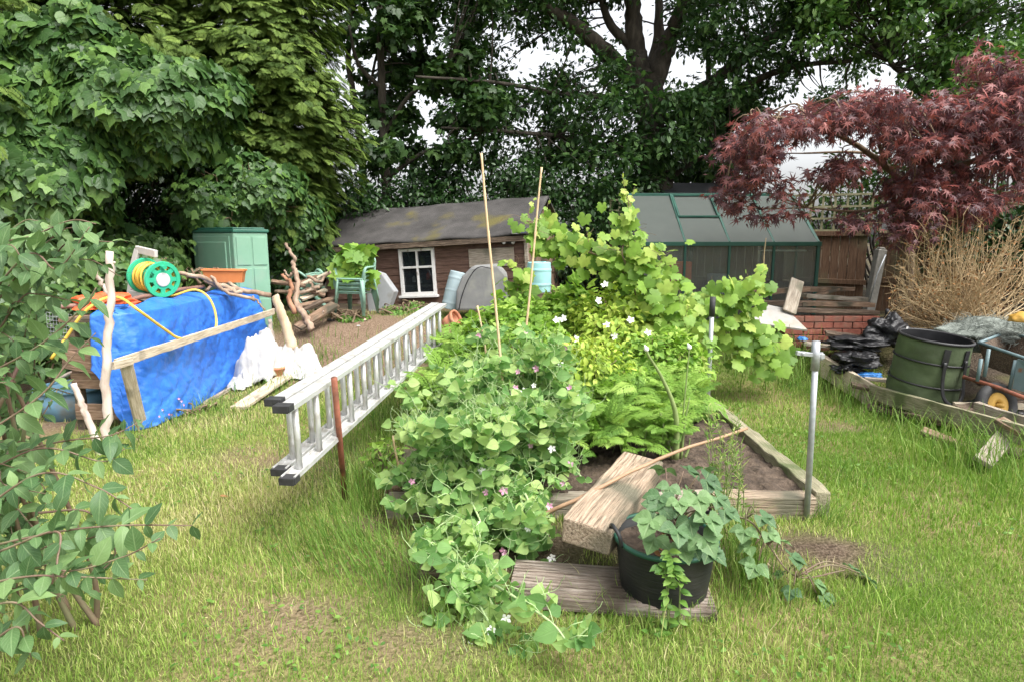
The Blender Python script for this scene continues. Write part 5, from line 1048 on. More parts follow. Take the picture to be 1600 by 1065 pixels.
# ------------------------------------------------------------------ neighbour's low shed roof behind
c = at(1097, 300, 13.0); nb = empty('neighbour_shed', (c.x, 13.4, .4), 'black low pitched shed roof showing above the greenhouse ridge', 'shed')
w = .82; zf = at(1097, 306, 13).z
ob('wall', MB().box((c.x + .08, 13.75, (zf + .3) / 2), (1.5, 1.4, zf - .3)), w_pale, nb)
ob('fascia', MB().box((c.x + .10, 13.02, zf - .01), (1.5, .03, .09)), m_board, nb)
ob('roof', MB().prism([(c.x - w, 12.9, zf + .03), (c.x - w, 14.6, zf + .03), (c.x - w, 13.75, zf + .33)], (0, 0, 0), (2 * w, 0, 0)), m_felt2, nb, bevel=.01)
# ------------------------------------------------------------------ fence with trellis
def fpt(s): return V3(4.15 + 3.6 * s, 9.95 - 1.35 * s, 0)
fd = (fpt(1) - fpt(0)).normalized(); fn_ = V3(fd.y, -fd.x, 0); LF = (fpt(1) - fpt(0)).length
Wd_ = 1.55
for k, (a, b_, lab) in enumerate(((-.1, 1.42, 'brown fence panel with trellis between the greenhouse and the leaning concrete post'), (1.55, 3.3, 'dark brown fence panel with trellis behind the dry bush'), (-2.6, -.15, 'brown fence panel hidden mostly behind the greenhouse'))):
    o = fpt(0); f_ = empty('fence_panel', o + fd * a, lab, 'fence', 'fence panels at the back'); q = MB(); x = a; zt = 1.76 - .015 * max(a, 0)
    while x < b_ - .02:
        w = min(.125, b_ - x); p = o + fd * (x + w / 2) + fn_ * U(-.004, .004); q.bar(V3(p.x, p.y, .3), V3(p.x, p.y, zt - .06), w - .006, .016, up=fn_); x += .125
    ob('boards', q, w_fence, f_)
    for z in (zt - .03, 1.02, .5): ob('rail', MB().bar(o + fd * a + fn_ * .03 + V3(0, 0, z), o + fd * b_ + fn_ * .03 + V3(0, 0, z - (.0 if z > 1.5 else .04)), .045, .075, up=(0, 0, 1)), w_fence, f_, bevel=.004)
    q = MB(); nn = int((b_ - a) / .155)
    for i in range(nn + 1): p = o + fd * (a + (b_ - a) * i / nn); q.bar(p + V3(0, 0, zt + .01), p + V3(0, 0, zt + .58), .032, .018, up=fn_)
    for j in range(4): z = zt + .02 + .18 * j; q.bar(o + fd * a + fn_ * .019 + V3(0, 0, z), o + fd * b_ + fn_ * .019 + V3(0, 0, z), .018, .03, up=(0, 0, 1))
    ob('trellis', q, w_trellis, f_)
pb, pt = at(1360, 472, 9.15), at(1376, 392, 9.15); d = (pt - pb).normalized()
t_ = empty('concrete_post', pb, 'grey concrete fence post leaning right behind the woodpile', 'post'); ob('shaft', MB().bar(pb - d * .5, pt + d * .02, .13, .12, up=(0, -1, 0)), m_conc, t_, bevel=.012); ob('cap', MB().bar(pt + d * .02, pt + d * .05, .09, .085, up=(0, -1, 0)), m_conc, t_, bevel=.012)
ob('metal_rod', MB().tube([at(1358, 474, 9.0), at(1370, 430, 9.03), at(1384, 398, 9.05)], .009, 8), m_galv, label='thin metal rod leaning against the concrete post', cat='rod', smooth=True)
# ------------------------------------------------------------------ low brick wall with timber on it
wl_, wr_ = at(1225, 525, 7.05), at(1372, 520, 7.05); bz0, bz1 = .28, at(1300, 494, 7.05).z
bw = empty('brick_wall', (wl_.x, 7.05, bz0), 'low red brick wall under the stacked old timbers', 'wall')
ob('mortar_core', MB().box(((wl_.x + wr_.x) / 2, 7.12, (bz0 + bz1) / 2 - .01), (wr_.x - wl_.x - .03, .12, bz1 - bz0 - .02)), m_mortar, bw)
q = MB(); z = bz1 - .065; r_ = 0
while z > bz0 - .07:
    x = wl_.x - (.11 if r_ % 2 else 0)
    while x < wr_.x:
        w = .213; a, b_ = max(x, wl_.x), min(x + w, wr_.x)
        if b_ - a > .03: q.box(((a + b_) / 2, 7.11 + U(-.004, .004), z + .032), (b_ - a, .15, .064))
        x += .225
    z -= .075; r_ += 1
ob('bricks', q, m_brick, bw, bevel=.004)
gt = 'old timbers stacked on the brick wall'
for i, (a, bq, ya, yb, w, th, m, lab) in enumerate((((1172, 458), (1262, 452), 7.5, 7.6, .12, .06, w_brown, 'brown timber at the top left of the timber stack'), ((1165, 472), (1250, 474), 7.3, 7.3, .14, .05, w_dark, 'dark rotten timber at the left of the stack'), ((1250, 452), (1330, 452), 7.7, 7.9, .14, .05, w_brown, 'brown topmost timber right of the grey upright plank'), ((1255, 462), (1350, 468), 7.5, 7.6, .15, .05, w_grey, 'rotten timber with pale edge below the topmost one'),
    ((1250, 474), (1362, 476), 7.3, 7.3, .16, .05, w_brown, 'long rotten timber in the middle of the stack'), ((1240, 484), (1368, 488), 7.15, 7.15, .18, .04, w_dark, 'lowest rotten timber lying on the bricks'), ((1258, 466), (1310, 452), 7.45, 7.8, .06, .03, w_brown, 'thin pale edged lath across the timber stack'), ((1190, 486), (1245, 484), 7.15, 7.2, .12, .05, w_brown, 'short brown timber behind the white board'))):
    plank('stacked_timber', at(*a, ya), at(*bq, yb), w, th, m, wear=.35, label=lab, cat='timber', group=gt)
lp = MB()
plank('upright_plank', at(1233, 488, 6.85), at(1246, 438, 7.1), .15, .03, w_grey, up=(0, -1, .4), label='grey plank leaning upright against the timber stack', cat='plank')
q = [at(1165, 502, 6.6), at(1200, 476, 7.0), at(1228, 482, 7.0), at(1262, 515, 6.6)]
ob('white_board', MB().prism(q, (0, 0, 0), (0, .008, -.022)), m_board, label='dirty white board lying at the foot of the timber stack', cat='board', bevel=.003)
# ------------------------------------------------------------------ boards edging the rubbish corner
plank('edging_plank', at(1272, 564, 6.6), at(1405, 642, 5.5), .045, .22, w_pale, up=(0, 0, 1), label='wide pale plank on edge left of the canvas bag', cat='edging plank', group='planks edging the rubbish corner')
eB = at(1620, 685, 4.1); plank('edging_plank', at(1362, 612, 5.75), eB, .05, .14, w_green, label='long mossy plank running to the right picture edge before the canvas bag', cat='edging plank', group='planks edging the rubbish corner')
plank('edging_plank', at(1525, 636, 4.9), at(1625, 668, 4.3), .05, .10, w_grey, label='upper grey plank under the wheelbarrow at the right edge', cat='edging plank', group='planks edging the rubbish corner')
plank('low_board', gnd(1360, 640) + V3(0, 0, .04), gnd(1545, 682) + V3(0, 0, .05), .14, .05, w_dark, label='dark rotten board on the grass below the long mossy plank', cat='board', wear=.3)
plank('prop_board', at(1535, 722, 4.05), at(1572, 680, 4.35), .12, .035, w_grey, up=(0, -.6, 1), label='short grey board propped under the long mossy plank', cat='board')
plank('low_board', at(1255, 536, 6.9), at(1335, 543, 6.7), .22, .03, w_grey, label='grey board lying under the black bin bags', cat='board')
plank('low_board', at(1490, 632, 5.15), at(1600, 634, 5.0), .05, .05, w_pale, label='pale batten under the wheelbarrow wheel', cat='board')
plank('low_board', at(1350, 590, 6.0), at(1400, 595, 5.9), .10, .03, w_pale, label='broken pale board beside the blue plastic', cat='board')
ob('blue_scrap', crump(at(1358, 586, 6.05), (.11, .07, .03), .5, 4, 14), m_blue, label='bright blue plastic scrap left of the canvas bag', cat='plastic scrap', smooth=True)
ob('blue_scrap', crump(at(1253, 530, 6.9), (.05, .05, .03), .5, 7, 10), m_blue, label='small bright blue scrap near the clamp of the near pole', cat='plastic scrap', smooth=True)
for (u, v, y, r, sd_, lab) in ((1384, 520, 6.6, (.22, .2, .17), 11, 'big black bin bag tied at the top before the brick wall'), (1338, 536, 6.5, (.30, .2, .07), 14, 'flat black bin bag left of the tied one'), (1340, 562, 6.2, (.20, .16, .08), 17, 'small black bin bag behind the wide pale plank'), (1322, 576, 6.2, (.13, .12, .05), 21, 'scrap of black plastic in the corner by the wide pale plank')):
    c = at(u, v, y); b = crump(c, r, .6, sd_, 48, .9, 2.2)
    if sd_ == 11: b.tube(catmull([c + V3(.0, 0, .13), c + V3(.01, 0, .2), c + V3(-.02, 0, .26)], 4), [.05, .015], 8, jit=.3)
    ob('bin_bag', b, m_bag, label=lab, cat='bin bag', group='black bin bags by the brick wall', smooth=True)
for i, (a, bq, ya, yb, w, m, lab) in enumerate((((1290, 520), (1345, 528), 6.9, 6.8, .1, w_dark, 'dark board at the foot of the brick wall'), ((1310, 560), (1370, 548), 6.4, 6.5, .08, w_brown, 'brown board crossing between the black bags'), ((1500, 640), (1610, 620), 5.0, 5.2, .1, w_dark, 'dark board lying behind the long mossy plank by the wheel'), ((1480, 560), (1540, 600), 5.9, 5.5, .12, w_dark, 'dark board leaning between the canvas bag and the wheelbarrow'),
    ((1515, 690), (1610, 712), 4.5, 4.2, .12, w_dark, 'rotten board in the long grass at the right edge'), ((1440, 672), (1520, 700), 4.75, 4.5, .1, w_brown, 'brown board half buried below the long mossy plank'), ((1560, 655), (1625, 690), 4.4, 4.1, .09, w_brown, 'brown board under the upper grey plank at the right edge'), ((1330, 600), (1385, 612), 5.9, 5.8, .07, w_dark, 'dark board behind the wide pale plank'))):
    plank('scrap_board', at(*a, ya), at(*bq, yb), w, .035, m, up=(0, -.3, 1), wear=.35, label=lab, cat='board', group='scrap boards in the rubbish corner')
# pop-up canvas bag
bc = at(1436, 632, 5.55); bc.z = .15; pu = empty('garden_bag', bc, 'green pop up canvas garden bag with black handles', 'garden bag'); BR, BH = .285, .60
def bagr(z, a): return BR * (1 + .03 * sin(pi * z) + .018 * sin(a * 5 + z * 9) * (1 - abs(2 * z - 1)) + .05 * noise.noise(V3(cos(a) * 1.6, sin(a) * 1.6, z * 2.5)) * (1 - z ** 6) + .02 * noise.noise(V3(cos(a) * 5, sin(a) * 5, z * 9)) * (1 - z ** 6) - .012 * (1 if abs(z - .33) < .03 or abs(z - .68) < .03 else 0))
T_ = Matrix.Rotation(R(4), 3, 'Y') @ Matrix.Rotation(R(6), 3, 'X')
ob('canvas_body', MB().grid(lambda a, c: bc + T_ @ V3(bagr(c, 2 * pi * a) * cos(2 * pi * a), bagr(c, 2 * pi * a) * sin(2 * pi * a), BH * c), 72, 40), m_popup, pu, smooth=True)
ob('lining', MB().grid(lambda a, c: bc + T_ @ V3((bagr(c, -2 * pi * a) - .012) * cos(-2 * pi * a), (bagr(c, -2 * pi * a) - .012) * sin(-2 * pi * a), .004 + BH * c), 72, 30), m_black, pu, smooth=True)
ob('base_disc', MB().lathe([(.001, .02), (BR * .98, .02)], 48, bc, T_), m_black, pu)
for z, r in ((1, .014), (.68, .009), (.33, .009), (.02, .009)):
    ob('hoop', MB().tube([bc + T_ @ V3((BR * (1 + .03 * sin(pi * z)) + .003) * cos(2 * pi * i / 64), (BR * (1 + .03 * sin(pi * z)) + .003) * sin(2 * pi * i / 64), BH * z) for i in range(65)], r, 8), m_black, pu, smooth=True)
def onbag(a, z, o=.012): return bc + T_ @ V3((BR * 1.035 + o) * cos(a), (BR * 1.035 + o) * sin(a), BH * z)
for (a0, a1) in ((R(-104), R(-68)),):
    P = catmull([onbag(a0, .74), onbag(a0 + .03, .45, .03), onbag(a0 + .12, .22, .06), onbag((a0 + a1) / 2 + .05, .13, .08), onbag(a1 - .02, .25, .06), onbag(a1, .5, .03), onbag(a1, .78)], 7)
    q = MB().tube(P, .017, 8, flat=.45)
    ob('handle', q, m_black, pu, smooth=True); 
for a in (R(-104), R(-68)): ob('handle_seam', MB().bar(onbag(a, .66, .004), onbag(a, .93, .004), .05, .008, up=(cos(a), sin(a), 0)), m_black, pu)
ob('bag_label', MB().add([bc + T_ @ V3(BR * .97 * cos(a), BR * .97 * sin(a), z) for a, z in ((2.0, .52), (1.9, .52), (1.92, .63), (2.02, .63))], [(0, 1, 2, 3)]), m_white, pu)
# wheelbarrow
wbx, wby = at(1565, 560, 5.3).x, 5.3
wb = empty('wheelbarrow', (wbx, wby, .2), 'old wheelbarrow with dark tray and yellow wheel at the right edge', 'wheelbarrow'); Pw = lambda u, v, y: at(u, v, y)
tv = [Pw(1530, 535, 5.35), Pw(1640, 572, 4.75), Pw(1700, 545, 5.1), Pw(1570, 520, 5.85)]; tb_ = [(p * .8 + sum(tv, Vector()) / 4 * .2) - V3(0, 0, .20) for p in tv]
q = MB().add(tv + tb_, [(0, 4, 5, 1), (1, 5, 6, 2), (2, 6, 7, 3), (3, 7, 4, 0), (7, 6, 5, 4)]); ob('tray', q, w_dark, wb, solid=.012)
q = MB(); 
for a, b_ in zip(tv, tv[1:] + tv[:1]): q.tube([a, b_], .014, 8)
ob('tray_rim', q, m_steel, wb, smooth=True)
for a, b_ in (((1533, 560), (1527, 595)), ((1587, 562), (1577, 608)), ((1545, 545), (1538, 588))): ob('leg', MB().tube([at(*a, 5.0), at(*b_, 5.0)], .014, 8), m_steel, wb, smooth=True)
ob('frame_bar', MB().tube([at(1505, 588, 5.2), at(1560, 605, 4.95), at(1650, 640, 4.4)], .018, 8), m_rust, wb, smooth=True); ob('side_panel', MB().add([at(1590, 560, 4.95), at(1640, 575, 4.7), at(1640, 625, 4.7), at(1582, 606, 4.95)], [(0, 1, 2, 3)]), m_steel, wb, solid=.004)
wc = at(1556, 636, 5.0); wc.z += .02; WR = .15; Qw = (Matrix.Rotation(R(10), 3, 'Z') @ Matrix.Rotation(R(78), 3, 'X'))
wh = ob('wheel', MB().lathe([(WR + .045 * cos(2 * pi * i / 14), .045 * sin(2 * pi * i / 14)) for i in range(14)], 36, wc, Qw, closed=True), m_cap, wb, smooth=True)
q = MB().lathe([(.03, -.02), (.06, -.028), (.105, -.012), (.118, -.025), (.122, .025), (.105, .012), (.06, .028), (.03, .02)], 32, wc, Qw, closed=True); q.tube([wc + Qw @ V3(0, 0, -.06), wc + Qw @ V3(0, 0, .06)], .018, 10)
ob('rim', q, m_yellow, wh, smooth=True)
c = at(1545, 525, 6.0); b = crump(c, (.42, .26, .15), .5, 31, 46, .9, 2.2); ob('netting_bundle', b, m_net, label='grey green bundle of old netting behind the canvas bag', cat='netting', smooth=True)
q = MB()
for i in range(900):
    a, z = U(0, 2 * pi), U(-.2, 1); p = c + V3(cos(a) * .47 * math.sqrt(1 - z * z * .9), sin(a) * .3 * math.sqrt(1 - z * z * .9) - .02, z * .18); d = V3(U(-1, 1), U(-.6, .2), U(-.7, .5)).normalized() * .10
    q.tube(catmull([p, p + d * .5 + V3(U(-.02, .02), -.02, .015), p + d], 3), .0019, 3)
ob('netting_strands', q, m_net, bpy.data.objects['netting_bundle'])
ob('yellow_sack', crump(at(1597, 500, 5.6), (.10, .1, .07), .3, 12, 16), m_yellow, label='yellow plastic bag corner at the right edge above the wheelbarrow', cat='bag', smooth=True)
for (p, w, d, h, rot, sd_, lab) in ((gnd(1325, 566), .34, .2, .10, 20, 41, 'flat sheet of black plastic lying between the wide pale plank and the bags'), (at(1535, 612, 5.2), .3, .22, .12, -20, 43, 'black plastic sheeting crumpled beside the wheelbarrow wheel'), (gnd(1590, 660), .3, .2, .10, 10, 47, 'black plastic scrap behind the mossy plank at the right edge')):
    rag('plastic_sheeting', p, w, d, h, rot, sd_, lab, cat='plastic sheet', m=m_bag, group='black plastic sheeting in the rubbish corner', lump_=.4)
# ------------------------------------------------------------------ dry bush
db = empty('dry_bush', at(1490, 512, 6.9), 'leafless straw coloured twiggy bush before the fence', 'bush'); q = MB(); lf = LB()
bb_ = at(1490, 515, 6.9)
for i in range(230):
    u, v = U(1392, 1620), 0; f = (u - 1500) / 110; topv = 345 + 95 * f * f * (1 if f < 0 else .1) + U(-25, 110)
    e = at(u, topv, 6.9 + U(-.55, .5)); b0 = bb_ + V3(U(-.3, .42), U(-.2, .2), U(-.1, .08)); mid = b0.lerp(e, .5) + V3((e.x - b0.x) * .22 + U(-.14, .14), U(-.06, .06), U(-.06, .03))
    P = catmull([b0, mid, e + V3(U(-.05, .05), 0, 0)], 6); q.tube(P, [.006, .002], 4)
    for k in range(8):
        p = P[random.randrange(4, len(P))]; d = (e - b0).normalized() + V3(U(-1.5, 1.5), U(-1.2, 1.2), U(-.9, .7)); d = d.normalized() * U(.06, .2); q.tube([p, p + d * .5 + V3(0, 0, .008), p + d], [.0028, .0012], 3, cap=False)
        if U(0, 1) < .6: lf.add(T_SIMPLE, [tuple(p + d * U(.3, 1))], [(U(-1, 1), U(-1, 1), -.3)], [(0, -1, U(-1, 1))], U(.02, .04), U(0, 1))
ob('twigs', q, m_twig, db); lf.build('dead_leaves', l_dead, db)
# ------------------------------------------------------------------ trees
def inside(u0, u1, v0, v1, y0, y1): return at(U(u0, u1), U(v0, v1), U(y0, y1))
def tree(name, label, group, base, limbs, clumps, T, m, per, size, rad, bark=m_bark, twig=.02, flat=.6, up=.9, droop=.35, r0=0, r1=1, out=.6):
    t_ = empty(name, base, label, 'tree', group); s, lf = MB(), LB(); S = []
    for pts, ra, rb in limbs:
        P = catmull(pts, 9); n = len(P); s.tube([p + V3(U(-.01, .01), U(-.01, .01), 0) * (ra / .1) for p in P], [ra + (rb - ra) * i / (n - 1) for i in range(n)], 12, jit=.09); S += P
    SA = np.array([tuple(p) for p in S])
    for c in clumps:
        d = np.linalg.norm(SA - np.array(c), axis=1) + np.maximum(0, SA[:, 2] - c[2]) * .3; j = S[int(d.argmin())]; c = Vector(c)
        if (c - j).length < 3.5: s.tube(catmull([j, j.lerp(c, .5) + V3(U(-.15, .15), U(-.15, .15), U(-.05, .2)), c], 4), [twig, .006], 4, cap=False)
        cluster(lf, T, c, per, (rad, rad, rad * flat), size, r0, r1, up=up, out=out, droop=droop)
    ob('trunk', s, bark, t_, smooth=True); lf.build('crown', m, t_); return t_
def pick(n, box, gap, k=1.1, seed=0, f=None):
    out = []
    while len(out) < n:
        p = inside(*box); g_ = (noise.noise(p * k + V3(seed, 0, 0)) + .5 * noise.noise(p * k * 2.3 + V3(0, seed, 0)))
        if g_ > gap and (f is None or f(p)): out.append(p)
    return out
PX = lambda p: (lambda q: (800 + FP * q.x / (q.y * cos(TH) - (q.z) * sin(TH)), 532.5 - FP * (q.y * sin(TH) + q.z * cos(TH)) / (q.y * cos(TH) - q.z * sin(TH))))(p - CAM)
Y0 = 13.5; a_ = lambda u, v, y=Y0: at(u, v, y)
oak_l = [([a_(1030, 420), a_(1026, 320), a_(1020, 230), a_(1016, 165), a_(1012, 120)], .36, .27), ([a_(1014, 150), a_(998, 100), a_(990, 40), a_(985, -60), a_(975, -200)], .26, .10), ([a_(1018, 140), a_(1040, 80), a_(1062, 20, 13), a_(1100, -80, 12.5)], .24, .08), ([a_(1012, 130), a_(1028, 60, 13.8), a_(1030, -40, 14)], .17, .06),
         ([a_(1005, 145), a_(965, 100, 13.2), a_(905, 45, 12.8), a_(850, 5, 12.4), a_(790, -60, 12)], .21, .07), ([a_(1002, 85), a_(955, 40), a_(935, -20)], .12, .06), ([a_(1022, 270), a_(960, 235, 13), a_(880, 215, 12.3), a_(780, 205, 11.6), a_(690, 200, 11.2)], .07, .02), ([a_(1008, 150), a_(900, 150, 12.6), a_(780, 130, 11.6), a_(650, 120, 11)], .06, .02),
         ([a_(1024, 165), a_(1090, 145, 13), a_(1170, 85, 12.5), a_(1260, 30, 12), a_(1380, -10, 11.5)], .17, .05), ([a_(1026, 190), a_(1100, 165, 13), a_(1220, 110, 12.3), a_(1330, 95, 11.6)], .12, .03), ([a_(1027, 300), a_(1080, 255, 13), a_(1150, 235, 12.6)], .08, .02)]
def clear(p):
    u, v = PX(p); tr = 985 < u < 1062 and -60 < v < 130 and p.y < 14.0
    lb = abs((v - 5) - (u - 850) * .62) < 12 and 840 < u < 1010 and p.y < 13.6
    sk = 1150 < u < 1420 and 175 < v < 290
    return not (tr or lb or sk)
oc = pick(360, (690, 1330, -170, 255, 11.2, 14.8), .12, 1.3, 3, clear) + pick(55, (820, 1120, 150, 330, 10.8, 13), 0, 1.0, 5, lambda p: clear(p) and not (PX(p)[0] > 1010 and PX(p)[1] > 262))
oc += [at(U(500, 1500), U(-900, -170), U(10, 15)) for _ in range(330)]  # unseen clumps above the view, added to shade the trees below
tree('oak_tree', 'great oak with dark forked trunk and spreading limbs behind the greenhouse', 'trees at the back', at(1030, 430, Y0), oak_l, oc, T_OAK, l_oak, 95, .115, .36)
tree('oak_tree', 'light green tree crown at the top right above the red maple', 'trees at the back', (9, 13, .4), [([V3(9.4, 13, 0), V3(9.2, 13, 3), V3(8.6, 12.6, 5), V3(7.6, 12, 6.5)], .3, .1), ([V3(9.2, 13, 3.2), V3(8.0, 12.2, 4.2), V3(6.8, 11.6, 4.8)], .12, .04)], pick(200, (1230, 1680, -160, 110, 10.2, 13), -.05, 1.0, 8) + pick(60, (1420, 1680, 60, 200, 10.5, 12.5), -.1, 1, 9), T_OAK, l_lime, 90, .115, .38)
st = [([at(612, 420, 12), at(604, 300, 12), at(598, 180, 12), at(594, 60, 12), at(590, -80, 12)], .11, .05), ([at(600, 210, 12), at(640, 150, 11.8), at(700, 110, 11.5)], .05, .02), ([at(604, 280, 12), at(660, 240, 11.8), at(740, 215, 11.5)], .05, .02), ([at(598, 140, 12), at(560, 100, 11.8), at(545, 40, 11.6)], .05, .02)]
tree('sycamore_tree', 'slim dark trunked tree right of the conifer behind the shed', 'trees at the back', at(612, 430, 12), st, pick(88, (575, 780, -150, 250, 11, 13), .12, 1.3, 13), T_SYC, l_syc, 75, .115, .32)
tree('sycamore_tree', 'slender crooked tree beside the conifer edge behind the shed', 'trees at the back', at(565, 420, 12.5), [([at(572, 420, 12.5), at(566, 260, 12.5), at(556, 170, 12.5), at(545, 100, 12.5), at(548, 20, 12.5)], .09, .04), ([at(558, 180, 12.5), at(578, 130, 12.4), at(590, 80, 12.3)], .04, .02)], pick(30, (515, 640, -100, 260, 12, 13.5), 0, 1.2, 17), T_SYC, l_syc, 60, .115, .3)
tree('sycamore_tree', 'thin straight trunked tree right of the oak behind the greenhouse', 'trees at the back', at(1110, 420, 14.5), [([at(1112, 420, 14.5), at(1111, 280, 14.5), at(1108, 180, 14.5), at(1106, 60, 14.5)], .085, .05)], pick(36, (1060, 1175, 150, 285, 13.5, 15.5), .06, 1.2, 23), T_SYC, l_syc, 50, .14, .32)
# evergreen screen behind the shed
def hedge(label, u0, u1, v0, v1, y0, y1, n, seed, gap=-.1, T=T_SIMPLE, m=l_hedge, size=.095, name='hedge_shrub', per=95, rad=.34):
    b_ = at((u0 + u1) / 2, 430, (y0 + y1) / 2); b_.z = float(H(b_.x, b_.y)); t_ = empty(name, b_, label, 'shrub', 'dark shrubs along the back'); s, lf = MB(), LB()
    for c in pick(n, (u0, u1, v0, v1, y0, y1), gap, 1.3, seed):
        s.tube(catmull([V3(c.x + U(-.3, .3), (y0 + y1) / 2, b_.z - .1), c.lerp(b_, .5) + V3(U(-.3, .3), 0, 0), c], 4), [.03, .008], 4, cap=False); cluster(lf, T, c, per, (rad, rad, rad * .8), size, up=.6, out=.8, droop=.4)
    ob('stems', s, m_bark, t_, smooth=True); lf.build('leaves', m, t_); return t_
hedge('dark evergreen shrub behind the left half of the shed roof', 560, 700, 262, 400, 11.2, 12.3, 75, 31)
hedge('dark evergreen shrub behind the right half of the shed roof', 690, 850, 255, 410, 11, 12.2, 90, 33)
hedge('dark evergreen shrub filling the gap between the shed and the greenhouse', 830, 990, 280, 450, 10.4, 12, 95, 35)
hedge('dark shrub under the oak behind the greenhouse', 955, 1030, 265, 420, 11.4, 12.4, 34, 37, 0)
hedge('dark shrub beyond the black roofed shed', 1020, 1170, 262, 420, 15.2, 16.2, 46, 53, -.1)
hedge('pale green shrub beyond the trellis', 1230, 1400, 258, 400, 11.5, 13, 26, 39, .05, m=l_lime)
hedge('green shrub at the right edge behind the dry bush', 1470, 2150, 300, 430, 8.4, 9.4, 190, 41, -.2, m=l_hedge)
hedge('light green shrub showing above the maple at the right edge', 1500, 1680, 80, 200, 9.3, 10.2, 40, 43, -.1, m=l_lime)
hedge('dark shrub between the conifer and the shed', 440, 600, 290, 410, 10.6, 11.6, 70, 45)
hedge('dark hedge behind the green cupboard', 280, 460, 330, 460, 8.8, 10.2, 60, 47)
hedge('dark hedge at the far left behind the ivy', -60, 330, 210, 470, 8.2, 9.2, 150, 49)
# conifers
def conifer(label, base, h, r, n, T, size, seed, zmin, face=(.25, -.8, 0), sway=1.0):
    t_ = empty('conifer_tree', base, label, 'tree', 'conifers on the left'); s, lf = MB(), LB(); base = Vector(base)
    s.tube(catmull([base - V3(0, 0, .2), base + V3(.05, 0, h * .5), base + V3(0, .1, h)], 8), [.2, .04], 12, jit=.1)
    pos, tip, nr, sc_, rn = [], [], [], [], []
    nb_ = n // 26
    for i in range(nb_):
        z = zmin + (h - zmin) * (U(0, 1) ** 1.15); a = U(0, 2 * pi); a = a if U(0, 1) < .35 else random.gauss(-pi / 2 + .5, .9)
        rr = r * (.62 + .38 * float(ss(1.1, 2.8, z))) * (1 - .55 * z / h) * U(.75, 1.12) * (1 + .2 * sin(z * 3 + a * 2)); d = V3(cos(a), sin(a), 0); st_ = base + V3(0, 0, z); en = st_ + d * rr + V3(0, 0, U(-.25, .15))
        P = catmull([st_, st_.lerp(en, .5) + V3(0, 0, .14), en], 5); s.tube(P, [.022, .005], 4, cap=False)
        for k in range(26):
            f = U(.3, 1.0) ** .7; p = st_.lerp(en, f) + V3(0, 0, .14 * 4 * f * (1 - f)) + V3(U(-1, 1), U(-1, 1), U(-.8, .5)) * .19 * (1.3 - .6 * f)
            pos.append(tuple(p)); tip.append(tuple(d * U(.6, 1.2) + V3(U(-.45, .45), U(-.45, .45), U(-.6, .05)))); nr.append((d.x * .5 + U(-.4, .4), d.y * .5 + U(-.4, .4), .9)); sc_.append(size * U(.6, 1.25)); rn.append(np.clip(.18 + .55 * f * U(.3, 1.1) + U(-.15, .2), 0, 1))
    pos, tip, nr, sc_, rn = (np.array(q) for q in (pos, tip, nr, sc_, rn)); k = rng.uniform(0, 1, len(pos)) < .6
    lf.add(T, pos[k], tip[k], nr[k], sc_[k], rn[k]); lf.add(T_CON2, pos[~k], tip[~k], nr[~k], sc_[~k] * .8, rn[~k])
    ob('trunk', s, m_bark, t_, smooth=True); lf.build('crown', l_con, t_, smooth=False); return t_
conifer('dense conifer with feathery light green fronds between the ivy and the shed', (-3.75, 9.9, .6), 7.5, 1.55, 21000, T_CON, .21, 1, 1.15)
conifer('tall dark conifer rising behind the ivy at the upper left', (-6.1, 8.7, .5), 8.5, 2.2, 11000, T_CON, .23, 2, 2.2)
conifer('dark conifer between the yellowish conifer and the tall dark one', (-5.1, 9.9, .5), 9, 2.0, 11000, T_CON, .22, 4, 2.0)
conifer('yellowish conifer whose fronds hang in from the far left edge', (-6.3, 6.0, .1), 6.5, 1.75, 11000, T_CON, .2, 3, 2.0)
# ivy: the great clump, the bank below it
def ivy(label, blobs, m, size, core=True, name='ivy_clump', T=T_IVY):
    b0 = blobs[0]; t_ = empty(name, (b0[0][0], b0[0][1], .1), label, 'ivy', 'ivy on the left bank'); lf, s = LB(), MB()
    for i, (c, r, n) in enumerate(blobs):
        bush(lf, T, c, r, n, size, 3 + i * 2.3, .72, .35, .95, .55, amp=.34, zmin=.03, face=(.25, -.7, .12))
        for k in range(26):
            d = V3(U(-1, 1), U(-1, .3), U(-1, 1)).normalized(); e = Vector(c) + V3(d.x * r[0], d.y * r[1], d.z * r[2]) * .95; bs = Vector(c) + V3(U(-.3, .3), U(-.2, .3), -r[2]); s.tube(catmull([bs, bs.lerp(e, .55) + V3(U(-.15, .15), -.05, .1), e], 4), [.016, .004], 5, cap=False)
    ob('stems', s, m_vine, t_, smooth=True); lf.build('leaves', m, t_)
    return t_
def blob(u, v, y, r, n): return (tuple(at(u, v, y)), r, n)
ivy('big leaved ivy bulging over the upper left above the tarpaulin', [blob(190, 165, 6.9, (1.25, .7, .6), 4800), blob(265, 185, 7.0, (.6, .5, .42), 2000), blob(50, 260, 6.5, (.75, .6, .75), 2800), blob(120, 110, 7.1, (.9, .6, .5), 2000), blob(20, 150, 6.8, (.7, .6, .6), 1600)], l_ivy, .135)
ivy('small leaved ivy spilling between the big ivy and the cupboard', [blob(390, 300, 8.6, (.75, .5, .5), 1900), blob(330, 330, 8.4, (.6, .5, .35), 1300), blob(450, 340, 9.2, (.5, .45, .5), 1100)], l_ivy, .105)
ivy('low ivy covering the bank behind the hose reel', [blob(130, 415, 6.6, (.6, .6, .3), 1900), blob(215, 425, 6.9, (.5, .5, .22), 1300), blob(205, 400, 7.6, (.6, .5, .36), 1500), blob(30, 420, 6.9, (.8, .5, .5), 1700), blob(315, 432, 7.3, (.2, .15, .08), 160), blob(60, 500, 6.2, (.7, .5, .5), 1500), blob(120, 545, 6.0, (.35, .3, .25), 500)], l_ivy2, .085)
